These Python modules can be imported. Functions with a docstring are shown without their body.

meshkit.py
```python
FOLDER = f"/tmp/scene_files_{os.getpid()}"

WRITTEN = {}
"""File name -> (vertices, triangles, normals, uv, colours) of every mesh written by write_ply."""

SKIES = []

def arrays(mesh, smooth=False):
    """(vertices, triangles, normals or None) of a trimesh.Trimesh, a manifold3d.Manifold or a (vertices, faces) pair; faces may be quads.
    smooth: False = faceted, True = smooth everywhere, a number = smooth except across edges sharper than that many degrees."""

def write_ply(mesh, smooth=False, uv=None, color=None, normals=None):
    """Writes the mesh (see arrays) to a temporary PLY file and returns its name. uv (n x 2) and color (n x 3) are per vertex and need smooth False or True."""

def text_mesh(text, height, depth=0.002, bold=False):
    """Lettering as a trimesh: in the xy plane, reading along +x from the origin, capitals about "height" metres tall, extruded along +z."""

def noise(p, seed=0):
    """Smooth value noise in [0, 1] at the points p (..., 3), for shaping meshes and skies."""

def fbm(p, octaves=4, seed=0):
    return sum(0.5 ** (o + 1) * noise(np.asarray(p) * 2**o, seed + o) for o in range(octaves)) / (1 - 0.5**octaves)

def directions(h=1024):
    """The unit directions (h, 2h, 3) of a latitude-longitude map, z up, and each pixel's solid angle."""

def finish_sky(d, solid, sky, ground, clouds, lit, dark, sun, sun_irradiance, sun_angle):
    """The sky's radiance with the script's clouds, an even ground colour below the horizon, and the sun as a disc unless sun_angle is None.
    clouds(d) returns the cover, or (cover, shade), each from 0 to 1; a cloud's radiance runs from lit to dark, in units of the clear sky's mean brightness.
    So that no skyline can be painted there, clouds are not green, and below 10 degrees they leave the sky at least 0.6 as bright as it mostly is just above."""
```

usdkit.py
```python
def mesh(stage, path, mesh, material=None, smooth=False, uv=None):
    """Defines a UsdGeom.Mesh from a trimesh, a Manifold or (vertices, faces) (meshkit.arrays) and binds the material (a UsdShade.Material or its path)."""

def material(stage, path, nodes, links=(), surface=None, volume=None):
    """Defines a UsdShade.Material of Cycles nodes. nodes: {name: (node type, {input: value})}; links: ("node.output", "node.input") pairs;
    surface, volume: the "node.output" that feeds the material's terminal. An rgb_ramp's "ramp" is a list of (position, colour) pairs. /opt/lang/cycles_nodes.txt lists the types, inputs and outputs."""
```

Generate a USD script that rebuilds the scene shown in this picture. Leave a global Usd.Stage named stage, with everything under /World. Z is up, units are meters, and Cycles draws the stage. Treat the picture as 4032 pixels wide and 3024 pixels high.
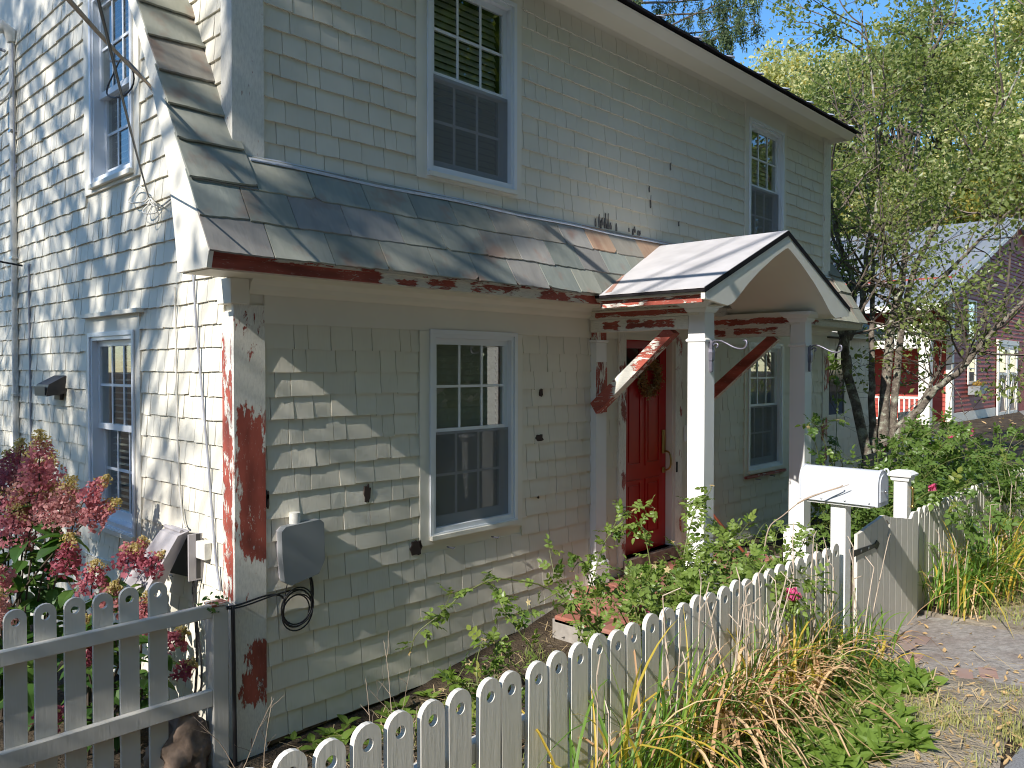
import math, random
import numpy as np, trimesh, usdkit, meshkit
from shapely.geometry import Polygon, Point, box as sbox
from shapely.ops import unary_union
from pxr import Usd, UsdGeom, UsdLux, UsdShade, Gf, Sdf, Vt

rng = np.random.default_rng(7)
stage = Usd.Stage.CreateInMemory()
UsdGeom.SetStageUpAxis(stage, UsdGeom.Tokens.z)
UsdGeom.SetStageMetersPerUnit(stage, 1.0)
WORLD = UsdGeom.Xform.Define(stage, '/World')
stage.SetDefaultPrim(WORLD.GetPrim())
UsdGeom.Scope.Define(stage, '/World/Looks')
V = np.array

# ---------------------------------------------------------------- camera, sky, sun, exposure
EXPOSURE = 1.08
SUN = V([-1.0, -0.115, 0.72]); SUN = SUN / np.linalg.norm(SUN)
SUN_STRENGTH, SKY_STRENGTH = 0.82, 0.125
CAM = V([-2.165, -4.139, 2.150])
yaw, pitch, roll = np.radians([43.4175, -1.1352, 0.0412])
fw = V([math.cos(yaw) * math.cos(pitch), math.sin(yaw) * math.cos(pitch), math.sin(pitch)])
rt = V([math.sin(yaw), -math.cos(yaw), 0.0]); up = np.cross(rt, fw)
rt, up = math.cos(roll) * rt + math.sin(roll) * up, -math.sin(roll) * rt + math.cos(roll) * up
cam = UsdGeom.Camera.Define(stage, '/World/camera')
cam.AddTransformOp().Set(Gf.Matrix4d(*[float(v) for r in ([*rt, 0], [*up, 0], [*(-fw), 0], [*CAM, 1]) for v in r]))
cam.CreateHorizontalApertureAttr(36.0); cam.CreateVerticalApertureAttr(27.0)
cam.CreateFocalLengthAttr(36.0 * 3165.457 / 4032.0)
cam.CreateClippingRangeAttr(Gf.Vec2f(0.05, 2000.0))
cam.CreateExposureAttr(EXPOSURE)

def mat(name, nodes, links=(), surface=None, volume=None):
    return usdkit.material(stage, '/World/Looks/' + name, nodes, links, surface, volume)

sky_mat = mat('sky', {'sky': ('sky_texture', {'sky_type': 'single_scattering', 'sun_disc': False,
              'sun_elevation': float(math.asin(SUN[2])), 'sun_rotation': float(math.atan2(SUN[0], SUN[1])), 'air_density': 0.9, 'aerosol_density': 0.2, 'ozone_density': 2.0}), 'hs': ('hsv', {'saturation': 1.25, 'value': .95}),
              'bg': ('background_shader', {'strength': SKY_STRENGTH})}, [('sky.color', 'hs.color'), ('hs.color', 'bg.color')], surface='bg.background')
dome = UsdLux.DomeLight.Define(stage, '/World/sky')
UsdShade.MaterialBindingAPI.Apply(dome.GetPrim()).Bind(sky_mat)
dome.GetPrim().SetCustomDataByKey('kind', 'structure')
sun = UsdLux.DistantLight.Define(stage, '/World/sun')
sun.CreateIntensityAttr(SUN_STRENGTH); sun.CreateNormalizeAttr(True); sun.CreateAngleAttr(0.53); sun.CreateColorAttr(Gf.Vec3f(1.0, 0.955, 0.89))
_z = SUN; _x = np.cross([0, 0, 1], _z); _x /= np.linalg.norm(_x); _y = np.cross(_z, _x)
sun.AddTransformOp().Set(Gf.Matrix4d(*[float(v) for r in ([*_x, 0], [*_y, 0], [*_z, 0], [0, 0, 20, 1]) for v in r]))

# ---------------------------------------------------------------- naming helpers
_count = {}
def numbered(parent, name):
    k = (parent, name); n = _count.get(k, 0); _count[k] = n + 1
    return f'{parent}/{name}' if n == 0 else f'{parent}/{name}_{n:03d}'
def tag(prim, label=None, cat=None, group=None, kind=None):
    for k, v in (('label', label), ('category', cat), ('group', group), ('kind', kind)):
        if v: prim.SetCustomDataByKey(k, v)
def thing(name, label=None, cat=None, group=None, kind=None, loc=None, rotz=0.0):
    x = UsdGeom.Xform.Define(stage, numbered('/World', name))
    if loc is not None: x.AddTranslateOp().Set(Gf.Vec3d(*map(float, loc)))
    if rotz: x.AddRotateZOp().Set(float(rotz))
    tag(x.GetPrim(), label, cat, group, kind)
    return str(x.GetPath())
def part(parent, name, mesh, material, label=None, kind=None, smooth=False, peel=None):
    if isinstance(mesh, MB): mesh = mesh.data()
    m = usdkit.mesh(stage, numbered(parent, name), mesh, material, smooth=smooth)
    if peel is not None:
        UsdGeom.PrimvarsAPI(m).CreatePrimvar('peel', Sdf.ValueTypeNames.FloatArray, 'vertex').Set(Vt.FloatArray.FromNumpy(np.asarray(peel, np.float32)))
    tag(m.GetPrim(), label, None, None, kind)
    return str(m.GetPath())
def top(name, mesh, material, label=None, cat=None, group=None, kind=None, smooth=False):
    p = part('/World', name, mesh, material, smooth=smooth)
    tag(stage.GetPrimAtPath(p), label, cat, group, kind)
    return p
# ---------------------------------------------------------------- mesh builder
class MB:
    def __init__(s): s.v, s.f, s.n = [], [], 0
    def add(s, v, f):
        v = np.asarray(v, float); f = np.asarray(f, int)
        if f.shape[1] == 4: f = np.vstack([f[:, [0, 1, 2]], f[:, [0, 2, 3]]])
        s.v.append(v); s.f.append(f + s.n); s.n += len(v); return s
    def data(s): return np.vstack(s.v), np.vstack(s.f)
    def box(s, x0, x1, y0, y1, z0, z1):
        v = V([[x, y, z] for x in (x0, x1) for y in (y0, y1) for z in (z0, z1)])
        return s.add(v, BOXF)
    def hexa(s, a, b):
        """a, b: two quads (4,3), joined."""
        return s.add(np.vstack([a, b]), V([[0, 1, 2, 3], [7, 6, 5, 4], [0, 4, 5, 1], [1, 5, 6, 2], [2, 6, 7, 3], [3, 7, 4, 0]]))
    def tube(s, pts, r, sides=6, cap=True):
        pts = np.asarray(pts, float); n = len(pts)
        r = np.broadcast_to(np.asarray(r, float), n)
        t = np.gradient(pts, axis=0); t /= np.linalg.norm(t, axis=1, keepdims=True) + 1e-12
        ref = V([0, 0, 1.0]) if abs(t[0, 2]) < .9 else V([1.0, 0, 0])
        u = np.cross(t[0], ref); u /= np.linalg.norm(u)
        rings = []
        for i in range(n):
            u = u - t[i] * (u @ t[i]); u /= np.linalg.norm(u) + 1e-12
            w = np.cross(t[i], u); a = np.arange(sides) / sides * 2 * np.pi
            rings.append(pts[i] + r[i] * (np.cos(a)[:, None] * u + np.sin(a)[:, None] * w))
        v = np.vstack(rings); k = np.arange(sides); kn = (k + 1) % sides
        f = np.vstack([np.stack([i * sides + k, i * sides + kn, (i + 1) * sides + kn, (i + 1) * sides + k], 1) for i in range(n - 1)])
        f = np.vstack([f[:, [0, 1, 2]], f[:, [0, 2, 3]]])
        if cap:
            for b, o in ((0, False), ((n - 1) * sides, True)):
                c = V([[b, b + j, b + j + 1] for j in range(1, sides - 1)])
                f = np.vstack([f, c if o else c[:, ::-1]])
        return s.add(v, f)
    def extrude(s, poly, d0, d1, T):
        """poly in (a, b); T(a, b, d) gives world points."""
        for g in getattr(poly, 'geoms', [poly]):
            m = trimesh.creation.extrude_polygon(g, d1 - d0, engine='earcut')
            v = m.vertices; s.add(T(v[:, 0], v[:, 1], v[:, 2] + d0), m.faces)
        return s
BOXF = V([[0, 1, 3, 2], [4, 6, 7, 5], [0, 4, 5, 1], [2, 3, 7, 6], [0, 2, 6, 4], [1, 5, 7, 3]])
def rb(x0, x1, y0, y1, z0, z1, c=0.004):
    """box with chamfered edges"""
    import manifold3d as m3
    h = [m3.Manifold.cube([x1 - x0 - 2 * a, y1 - y0 - 2 * b, z1 - z0 - 2 * d]).translate([x0 + a, y0 + b, z0 + d]) for a, b, d in ((0, c, c), (c, 0, c), (c, c, 0))]
    return m3.Manifold.batch_hull(h)
def mdata(m): return meshkit.arrays(m)[:2]
def XY(a, b, d): return np.stack([a, b, d], 1)
def FRONT(a, b, d): return np.stack([a, -d, b], 1)          # front wall: a = x, b = z, d = outwards (-y)
def GABLE(a, b, d): return np.stack([-d, a, b], 1)          # gable wall: a = y, b = z, d = outwards (-x)
def T1(T, *p): return T(*[V([q], float) for q in p])[0]
def bez(pts, n):
    """smooth curve through points"""
    pts = np.asarray(pts, float); from_t = np.linspace(0, 1, len(pts)); t = np.linspace(0, 1, n)
    from scipy.interpolate import CubicSpline, PchipInterpolator
    return np.stack([CubicSpline(from_t, pts[:, k])(t) for k in range(pts.shape[1])], 1) if len(pts) > 2 else np.stack([np.interp(t, from_t, pts[:, k]) for k in range(pts.shape[1])], 1)

# ---------------------------------------------------------------- materials
def paint(name, col, col2, rough=0.55, grain=(70, 70, 5), bump=0.25, vary=0.12, dirt=0.5, spec=0.4):
    return mat(name, {
        'tc': ('geometry', {}), 'map': ('mapping', {'scale': grain}),
        'n': ('noise_texture', {'scale': 1.0, 'detail': 4, 'roughness': 0.6}),
        'n2': ('noise_texture', {'scale': 2.3, 'detail': 5, 'roughness': 0.65}),
        'n2r': ('rgb_ramp', {'ramp': [(0.38, (0, 0, 0)), (0.75, (1, 1, 1))]}),
        'dm': ('math', {'math_type': 'multiply', 'value2': dirt}),
        'oi': ('object_info', {}), 'ra': ('math', {'math_type': 'add'}), 'fr': ('math', {'math_type': 'fraction'}),
        'var': ('map_range', {'from_min': 0, 'from_max': 1, 'to_min': 1 - vary, 'to_max': 1.0}),
        'c': ('mix', {'mix_type': 'mix', 'color1': col, 'color2': col2}),
        'cv': ('mix', {'mix_type': 'multiply', 'fac': 1.0}),
        'b': ('bump', {'strength': bump, 'distance': 0.004}),
        'p': ('principled_bsdf', {'roughness': rough, 'specular_ior_level': spec})},
        [('tc.position', 'map.vector'), ('map.vector', 'n.vector'), ('tc.position', 'n2.vector'), ('n2.fac', 'n2r.fac'), ('n2r.color', 'dm.value1'), ('dm.value', 'c.fac'),
         ('oi.random', 'ra.value1'), ('tc.random_per_island', 'ra.value2'), ('ra.value', 'fr.value1'), ('fr.value', 'var.value'),
         ('c.color', 'cv.color1'), ('var.result', 'cv.color2'), ('cv.color', 'p.base_color'), ('n.fac', 'b.height'), ('b.normal', 'p.normal')], surface='p.BSDF')
def peeling(name, grain, col=(.80, .768, .68), red=(.46, .10, .065), red2=(.22, .045, .03)):
    return mat(name, {
        'tc': ('geometry', {}), 'map': ('mapping', {'scale': grain}), 'map2': ('mapping', {'scale': tuple(g * 4.2 for g in grain)}), 'map3': ('mapping', {'scale': tuple(g * .45 for g in grain)}),
        'n': ('noise_texture', {'scale': 1.0, 'detail': 6, 'roughness': 0.68, 'distortion': 0.5}),
        'n2': ('noise_texture', {'scale': 1.0, 'detail': 4, 'roughness': .7}), 'n3': ('noise_texture', {'scale': 1.0, 'detail': 3}),
        'at': ('attribute', {'attribute': 'peel'}),
        's': ('math', {'math_type': 'multiply_add', 'value2': 2.7, 'value3': -1.35}), 's2': ('math', {'math_type': 'multiply_add', 'value2': .7, 'value3': -.35}), 's12': ('math', {'math_type': 'add'}),
        'a': ('math', {'math_type': 'add'}),
        'r': ('rgb_ramp', {'ramp': [(0.0, (0, 0, 0)), (.485, (0, 0, 0)), (.515, (1, 1, 1)), (1, (1, 1, 1))]}),
        'rim': ('rgb_ramp', {'ramp': [(0, (0, 0, 0)), (.40, (0, 0, 0)), (.46, (.55, .55, .55)), (.50, (.3, .3, .3)), (.52, (0, 0, 0)), (1, (0, 0, 0))]}),
        'r2': ('rgb_ramp', {'ramp': [(0.34, red2), (0.5, tuple(.6 * x + .4 * y for x, y in zip(red, red2))), (0.66, red)]}), 'scr': ('rgb_ramp', {'ramp': [(0.60, (0, 0, 0)), (0.70, (.6, .6, .6))]}),
        'ww': ('rgb_ramp', {'ramp': [(0.3, tuple(c * .80 for c in col)), (0.6, col)]}),
        'w2': ('mix', {'mix_type': 'mix', 'color2': (.50, .36, .30)}), 'rs': ('mix', {'mix_type': 'mix', 'color2': (.58, .42, .36)}),
        'c': ('mix', {'mix_type': 'mix'}), 'inv': ('math', {'math_type': 'subtract', 'value1': 1.0}),
        'b': ('bump', {'strength': 0.9, 'distance': 0.004}),
        'p': ('principled_bsdf', {'roughness': 0.6})},
        [('tc.position', 'map.vector'), ('map.vector', 'n.vector'), ('tc.position', 'map2.vector'), ('map2.vector', 'n2.vector'), ('tc.position', 'map3.vector'), ('map3.vector', 'n3.vector'),
         ('n.fac', 's.value1'), ('n2.fac', 's2.value1'), ('s.value', 's12.value1'), ('s2.value', 's12.value2'), ('s12.value', 'a.value1'), ('at.fac', 'a.value2'),
         ('a.value', 'r.fac'), ('a.value', 'rim.fac'), ('n3.fac', 'r2.fac'), ('n2.fac', 'ww.fac'), ('n2.fac', 'scr.fac'), ('ww.color', 'w2.color1'), ('rim.color', 'w2.fac'), ('r2.color', 'rs.color1'), ('scr.color', 'rs.fac'),
         ('w2.color', 'c.color1'), ('rs.color', 'c.color2'), ('r.color', 'c.fac'), ('c.color', 'p.base_color'),
         ('r.color', 'inv.value2'), ('inv.value', 'b.height'), ('b.normal', 'p.normal')], surface='p.BSDF')
def plain(name, col, rough=0.5, metallic=0.0, spec=0.5, nscale=20.0, namp=0.15, bump=0.1, bscale=120.0):
    return mat(name, {'tc': ('geometry', {}), 'n': ('noise_texture', {'scale': nscale, 'detail': 4}), 'nb': ('noise_texture', {'scale': bscale, 'detail': 3}),
        'r': ('rgb_ramp', {'ramp': [(0.3, tuple(c * (1 - namp) for c in col)), (0.7, tuple(min(1, c * (1 + namp)) for c in col))]}),
        'b': ('bump', {'strength': bump, 'distance': 0.003}), 'p': ('principled_bsdf', {'roughness': rough, 'metallic': metallic, 'specular_ior_level': spec})},
        [('tc.position', 'n.vector'), ('tc.position', 'nb.vector'), ('n.fac', 'r.fac'), ('r.color', 'p.base_color'), ('nb.fac', 'b.height'), ('b.normal', 'p.normal')], surface='p.BSDF')
def leafmat(name, cols, trans=0.35, rough=0.45, spec=0.3, mul=1.0, tint=(1.6, 1.7, 0.8)):
    cols = [(p, tuple(c * mul for c in q)) for p, q in cols]
    return mat(name, {'g': ('geometry', {}), 'oi': ('object_info', {}), 'ra': ('math', {'math_type': 'add'}), 'fr': ('math', {'math_type': 'fraction'}),
        'r': ('rgb_ramp', {'ramp': cols}), 'p': ('principled_bsdf', {'roughness': rough, 'specular_ior_level': spec}), 't': ('translucent_bsdf', {}),
        'tm': ('mix', {'mix_type': 'multiply', 'fac': 1.0, 'color2': tint}), 'm': ('mix_closure', {'fac': trans})},
        [('oi.random', 'ra.value1'), ('g.random_per_island', 'ra.value2'), ('ra.value', 'fr.value1'), ('fr.value', 'r.fac'), ('r.color', 'p.base_color'), ('r.color', 'tm.color1'), ('tm.color', 't.color'), ('p.BSDF', 'm.closure1'), ('t.BSDF', 'm.closure2')], surface='m.closure')

WHITE, DIRTY = (.80, .755, .635), (.68, .63, .51)
M = {}
M['shingle'] = paint('shingle_paint', WHITE, DIRTY, grain=(75, 75, 7), bump=0.35, vary=0.10, dirt=0.55)
M['trim'] = paint('trim_paint', (.80, .76, .655), (.69, .65, .54), grain=(45, 45, 10), bump=0.15, vary=0.02, dirt=0.4)
M['soffit'] = paint('soffit_paint', (.80, .76, .635), (.72, .68, .56), grain=(8, 40, 40), bump=0.1, vary=0.0, dirt=0.4)
M['vinyl'] = paint('vinyl_white', (.76, .785, .81), (.68, .70, .72), rough=0.35, grain=(6, 6, 6), bump=0.03, vary=0.0, dirt=0.2)
M['fence'] = paint('fence_paint', (.67, .64, .57), (.53, .50, .43), grain=(60, 60, 6), bump=0.3, vary=0.10, dirt=0.55)
M['post'] = paint('post_paint', (.80, .79, .76), (.70, .69, .66), grain=(40, 40, 5), bump=0.1, vary=0.0, dirt=0.3)
M['peel_v'] = peeling('peeling_paint_vertical', (22, 22, 6.5))
M['peel_h'] = peeling('peeling_paint_horizontal', (6.0, 30, 30))
M['peel_y'] = peeling('peeling_paint_beam', (30, 6, 30))
M['bare'] = plain('bare_dark_wood', (.05, .032, .025), rough=.9); M['grey_wood'] = plain('bare_grey_wood', (.15, .135, .12), rough=.9, nscale=60, namp=.4)
M['dark'] = plain('dark_void', (.02, .018, .016), rough=1.0)
M['inside'] = plain('room_wall', (.30, .29, .25), rough=.9)
M['blind'] = plain('blind_slat', (.62, .61, .49), rough=.5, namp=.05)
M['blind_light'] = plain('light_blind_slat', (.66, .64, .56), rough=.5, namp=.05)
M['drip'] = plain('black_drip_edge', (.014, .012, .013), rough=.85, spec=.15)
M['flash'] = plain('flashing', (.62, .64, .70), rough=.35, metallic=.3)
M['canopy'] = plain('painted_tin', (.52, .50, .50), rough=.45, nscale=5, namp=.10)
M['rust'] = plain('rust_stain', (.36, .20, .15), rough=.7, nscale=9, namp=.3)
M['door'] = plain('red_door_paint', (.40, .008, .008), rough=.3, namp=.06, bump=.05)
M['brass'] = plain('brass', (.50, .36, .13), rough=.28, metallic=1.0)
M['iron'] = plain('pewter_iron', (.22, .21, .26), rough=.4, metallic=.6)
M['black'] = plain('black_plastic', (.018, .018, .02), rough=.45)
M['boxgrey'] = plain('grey_box_plastic', (.25, .265, .27), rough=.5, nscale=4, namp=.06)
M['boxwarm'] = plain('weathered_grey_plastic', (.38, .355, .36), rough=.6, nscale=6, namp=.12)
M['cable_grey'] = plain('grey_cable', (.33, .34, .38), rough=.5)
M['cable_white'] = plain('white_cable', (.70, .68, .62), rough=.5)
M['bronze'] = plain('bronze_lamp', (.05, .042, .038), rough=.45)
M['mailbox'] = plain('mailbox_enamel', (.56, .58, .62), rough=.3, nscale=6, namp=.03, bump=.02)
M['steel'] = plain('steel', (.5, .5, .5), rough=.35, metallic=1.0)
M['stone'] = plain('garden_stone', (.21, .15, .11), rough=.9, nscale=14, namp=.5, bump=.8, bscale=40)
M['brick'] = paint('brick', (.36, .13, .09), (.30, .20, .16), rough=.85, grain=(60, 60, 60), bump=.4, vary=.35, dirt=.7)
M['dustybrick'] = paint('dusty_brick', (.34, .205, .165), (.33, .27, .235), rough=.9, grain=(60, 60, 60), bump=.4, vary=.2, dirt=.9)
M['mortar'] = plain('mortar', (.30, .27, .24), rough=.95, bump=.4)
M['barn'] = paint('barn_red', (.37, .05, .028), (.28, .038, .022), rough=.6, grain=(4, 4, 40), bump=.1, vary=.08, dirt=.5)
M['metalroof'] = plain('metal_roof', (.30, .32, .35), rough=.42, metallic=.35, nscale=1.0, namp=.08)
M['wood_edge'] = plain('timber_edging', (.30, .25, .19), rough=.9, nscale=10, namp=.3, bump=.4)
M['tan'] = plain('tan_door_panel', (.36, .27, .21), rough=.7)
M['lichen_bark'] = mat('lichen_bark', {'tc': ('geometry', {}), 'n': ('noise_texture', {'scale': 9.0, 'detail': 6, 'roughness': .7}), 'n2': ('noise_texture', {'scale': 45.0, 'detail': 4}),
    'r': ('rgb_ramp', {'ramp': [(.35, (.06, .048, .038)), (.52, (.17, .14, .11)), (.60, (.30, .31, .24)), (.72, (.38, .37, .30))]}),
    'b': ('bump', {'strength': .8, 'distance': .02}), 'p': ('principled_bsdf', {'roughness': .9})},
    [('tc.position', 'n.vector'), ('tc.position', 'n2.vector'), ('n.fac', 'r.fac'), ('r.color', 'p.base_color'), ('n2.fac', 'b.height'), ('b.normal', 'p.normal')], surface='p.BSDF')
M['bark'] = plain('grey_brown_bark', (.12, .095, .075), rough=.95, nscale=8, namp=.5, bump=.9, bscale=30)
M['cane'] = plain('rose_cane', (.14, .16, .05), rough=.5, nscale=20, namp=.4)
M['stem_dark'] = plain('dark_stem', (.05, .035, .022), rough=.7)
M['twig'] = plain('dry_twig', (.34, .26, .19), rough=.8)
M['glass'] = mat('window_glass', {'t': ('transparent_bsdf', {'color': (.86, .88, .86)}), 'g': ('glossy_bsdf', {'color': (1, 1, 1), 'roughness': 0.0}), 'f': ('layer_weight', {'blend': .5}), 'p4': ('math', {'math_type': 'power', 'value2': 4.0}), 'mr': ('map_range', {'to_min': .075, 'to_max': .9}), 'm': ('mix_closure', {})},
    [('f.facing', 'p4.value1'), ('p4.value', 'mr.value'), ('mr.result', 'm.fac'), ('t.BSDF', 'm.closure1'), ('g.BSDF', 'm.closure2')], surface='m.closure')
M['screen'] = mat('insect_screen', {'t': ('transparent_bsdf', {}), 'd': ('diffuse_bsdf', {'color': (.20, .185, .155)}), 'm': ('mix_closure', {'fac': .36})},
    [('t.BSDF', 'm.closure1'), ('d.BSDF', 'm.closure2')], surface='m.closure')
SLATE = []
for i, (a, b) in enumerate([((.25, .262, .22), (.34, .34, .285)), ((.215, .24, .22), (.30, .32, .28)), ((.28, .258, .22), (.37, .34, .285)), ((.26, .25, .235), (.345, .33, .30)), ((.42, .265, .18), (.50, .36, .25)), ((.30, .305, .245), (.38, .37, .30))]):
    SLATE.append(mat(f'slate_{["green","blue","warm","purple","rusty","pale"][i]}', {'tc': ('geometry', {}), 'map': ('mapping', {'scale': (9, 3, 3)}), 'n': ('noise_texture', {'scale': 1.0, 'detail': 6, 'roughness': .65, 'distortion': .8}),
        'n2': ('noise_texture', {'scale': 6.0, 'detail': 4}), 'r': ('rgb_ramp', {'ramp': [(.3, a), (.7, b)]}), 'rr': ('rgb_ramp', {'ramp': [(.56, (0, 0, 0)), (.72, (1, 1, 1))]}), 'rm': ('math', {'math_type': 'multiply', 'value2': .5}),
        'c': ('mix', {'mix_type': 'mix', 'color2': (.30, .15, .10)}), 'oi': ('object_info', {}), 'vr': ('map_range', {'to_min': .82, 'to_max': 1.12}), 'cv': ('mix', {'mix_type': 'multiply', 'fac': 1.0}),
        'b': ('bump', {'strength': .5, 'distance': .006}), 'p': ('principled_bsdf', {'roughness': .75, 'specular_ior_level': .28})},
        [('tc.position', 'map.vector'), ('map.vector', 'n.vector'), ('tc.position', 'n2.vector'), ('n.fac', 'r.fac'), ('n2.fac', 'rr.fac'), ('rr.color', 'rm.value1'), ('rm.value', 'c.fac'), ('r.color', 'c.color1'), ('oi.random', 'vr.value'),
         ('c.color', 'cv.color1'), ('vr.result', 'cv.color2'), ('cv.color', 'p.base_color'), ('n.fac', 'b.height'), ('b.normal', 'p.normal')], surface='p.BSDF'))
# leaves
M['rose_leaf'] = leafmat('rose_leaf', [(0, (.05, .095, .02)), (.5, (.085, .135, .03)), (.85, (.13, .18, .04)), (1, (.19, .19, .05))], rough=.38, spec=.4, mul=1.45)
M['rose_lime'] = leafmat('young_rose_leaf', [(0, (.11, .19, .03)), (.6, (.16, .25, .04)), (1, (.24, .27, .06))], rough=.4, trans=.45)
M['hyd_leaf'] = leafmat('hydrangea_leaf', [(0, (.028, .065, .016)), (.6, (.045, .10, .022)), (1, (.10, .15, .03))], rough=.45, trans=.4, mul=1.35)
M['pink'] = leafmat('pink_petal', [(0, (.44, .14, .17)), (.35, (.54, .25, .26)), (.6, (.60, .41, .35)), (.8, (.38, .11, .14)), (1, (.46, .34, .22))], trans=.4, rough=.6, tint=(1.3, 1.1, 1.1))
M['pinkdark'] = leafmat('dark_pink_petal', [(0, (.30, .07, .10)), (.5, (.42, .13, .16)), (1, (.50, .27, .22))], trans=.35, rough=.6, tint=(1.3, 1.1, 1.1))
M['cream'] = leafmat('cream_petal', [(0, (.42, .34, .16)), (1, (.50, .40, .22))], trans=.4, rough=.6)
M['hotpink'] = leafmat('hot_pink_petal', [(0, (.62, .06, .20)), (1, (.75, .16, .32))], trans=.4, tint=(1.2, 1, 1.1))
M['sepal'] = leafmat('dry_sepal', [(0, (.42, .30, .15)), (1, (.55, .44, .24))], trans=.3)
M['lily_green'] = leafmat('lily_blade_green', [(0, (.06, .12, .02)), (.6, (.10, .18, .03)), (1, (.17, .24, .04))], trans=.4, mul=1.45)
M['lily_yellow'] = leafmat('lily_blade_yellow', [(0, (.38, .30, .05)), (1, (.52, .36, .06))], trans=.4, mul=1.25)
M['lily_tan'] = leafmat('lily_blade_dry', [(0, (.34, .19, .10)), (.5, (.50, .32, .18)), (1, (.60, .44, .27))], trans=.25, rough=.7, mul=1.25)
M['stalk'] = plain('dry_stalk', (.50, .40, .31), rough=.8, nscale=30, namp=.25)
M['weed'] = leafmat('weed_leaf', [(0, (.10, .17, .03)), (.4, (.19, .28, .05)), (.8, (.30, .36, .09)), (1, (.42, .38, .13))], trans=.4)
M['grass'] = leafmat('grass_blade', [(0, (.11, .17, .035)), (.5, (.19, .24, .06)), (1, (.40, .34, .16))], trans=.35, mul=1.3)
M['straw'] = leafmat('straw', [(0, (.34, .25, .13)), (1, (.48, .37, .22))], trans=.2, rough=.8, mul=1.3)
M['fallen'] = leafmat('fallen_leaf', [(0, (.42, .26, .12)), (.4, (.55, .38, .19)), (.7, (.62, .48, .28)), (1, (.36, .19, .09))], trans=.2, rough=.7)
M['crab_leaf'] = leafmat('serviceberry_leaf', [(0, (.05, .075, .02)), (.4, (.10, .13, .035)), (.75, (.22, .235, .085)), (.94, (.34, .33, .15)), (1, (.42, .26, .07))], trans=.4, rough=.4, spec=.5, mul=1.45)
M['tree_a'] = leafmat('pale_tree_leaf', [(0, (.20, .22, .08)), (.5, (.36, .36, .15)), (1, (.55, .52, .28))], trans=.4, rough=.5)
M['tree_b'] = leafmat('green_tree_leaf', [(0, (.05, .085, .018)), (.5, (.09, .135, .025)), (1, (.16, .19, .04))], trans=.4, rough=.5, mul=1.5)
M['tree_c'] = leafmat('yellow_tree_leaf', [(0, (.16, .15, .03)), (.5, (.27, .21, .04)), (1, (.36, .24, .05))], trans=.4, rough=.5, mul=1.3)
M['spruce'] = leafmat('spruce_needle', [(0, (.016, .032, .016)), (.5, (.035, .058, .022)), (1, (.08, .085, .028))], trans=.15, rough=.6, mul=1.5)
M['wood_mass'] = leafmat('street_tree_leaf', [(0, (.035, .06, .015)), (.5, (.06, .095, .022)), (1, (.11, .14, .035))], trans=.3)
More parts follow.
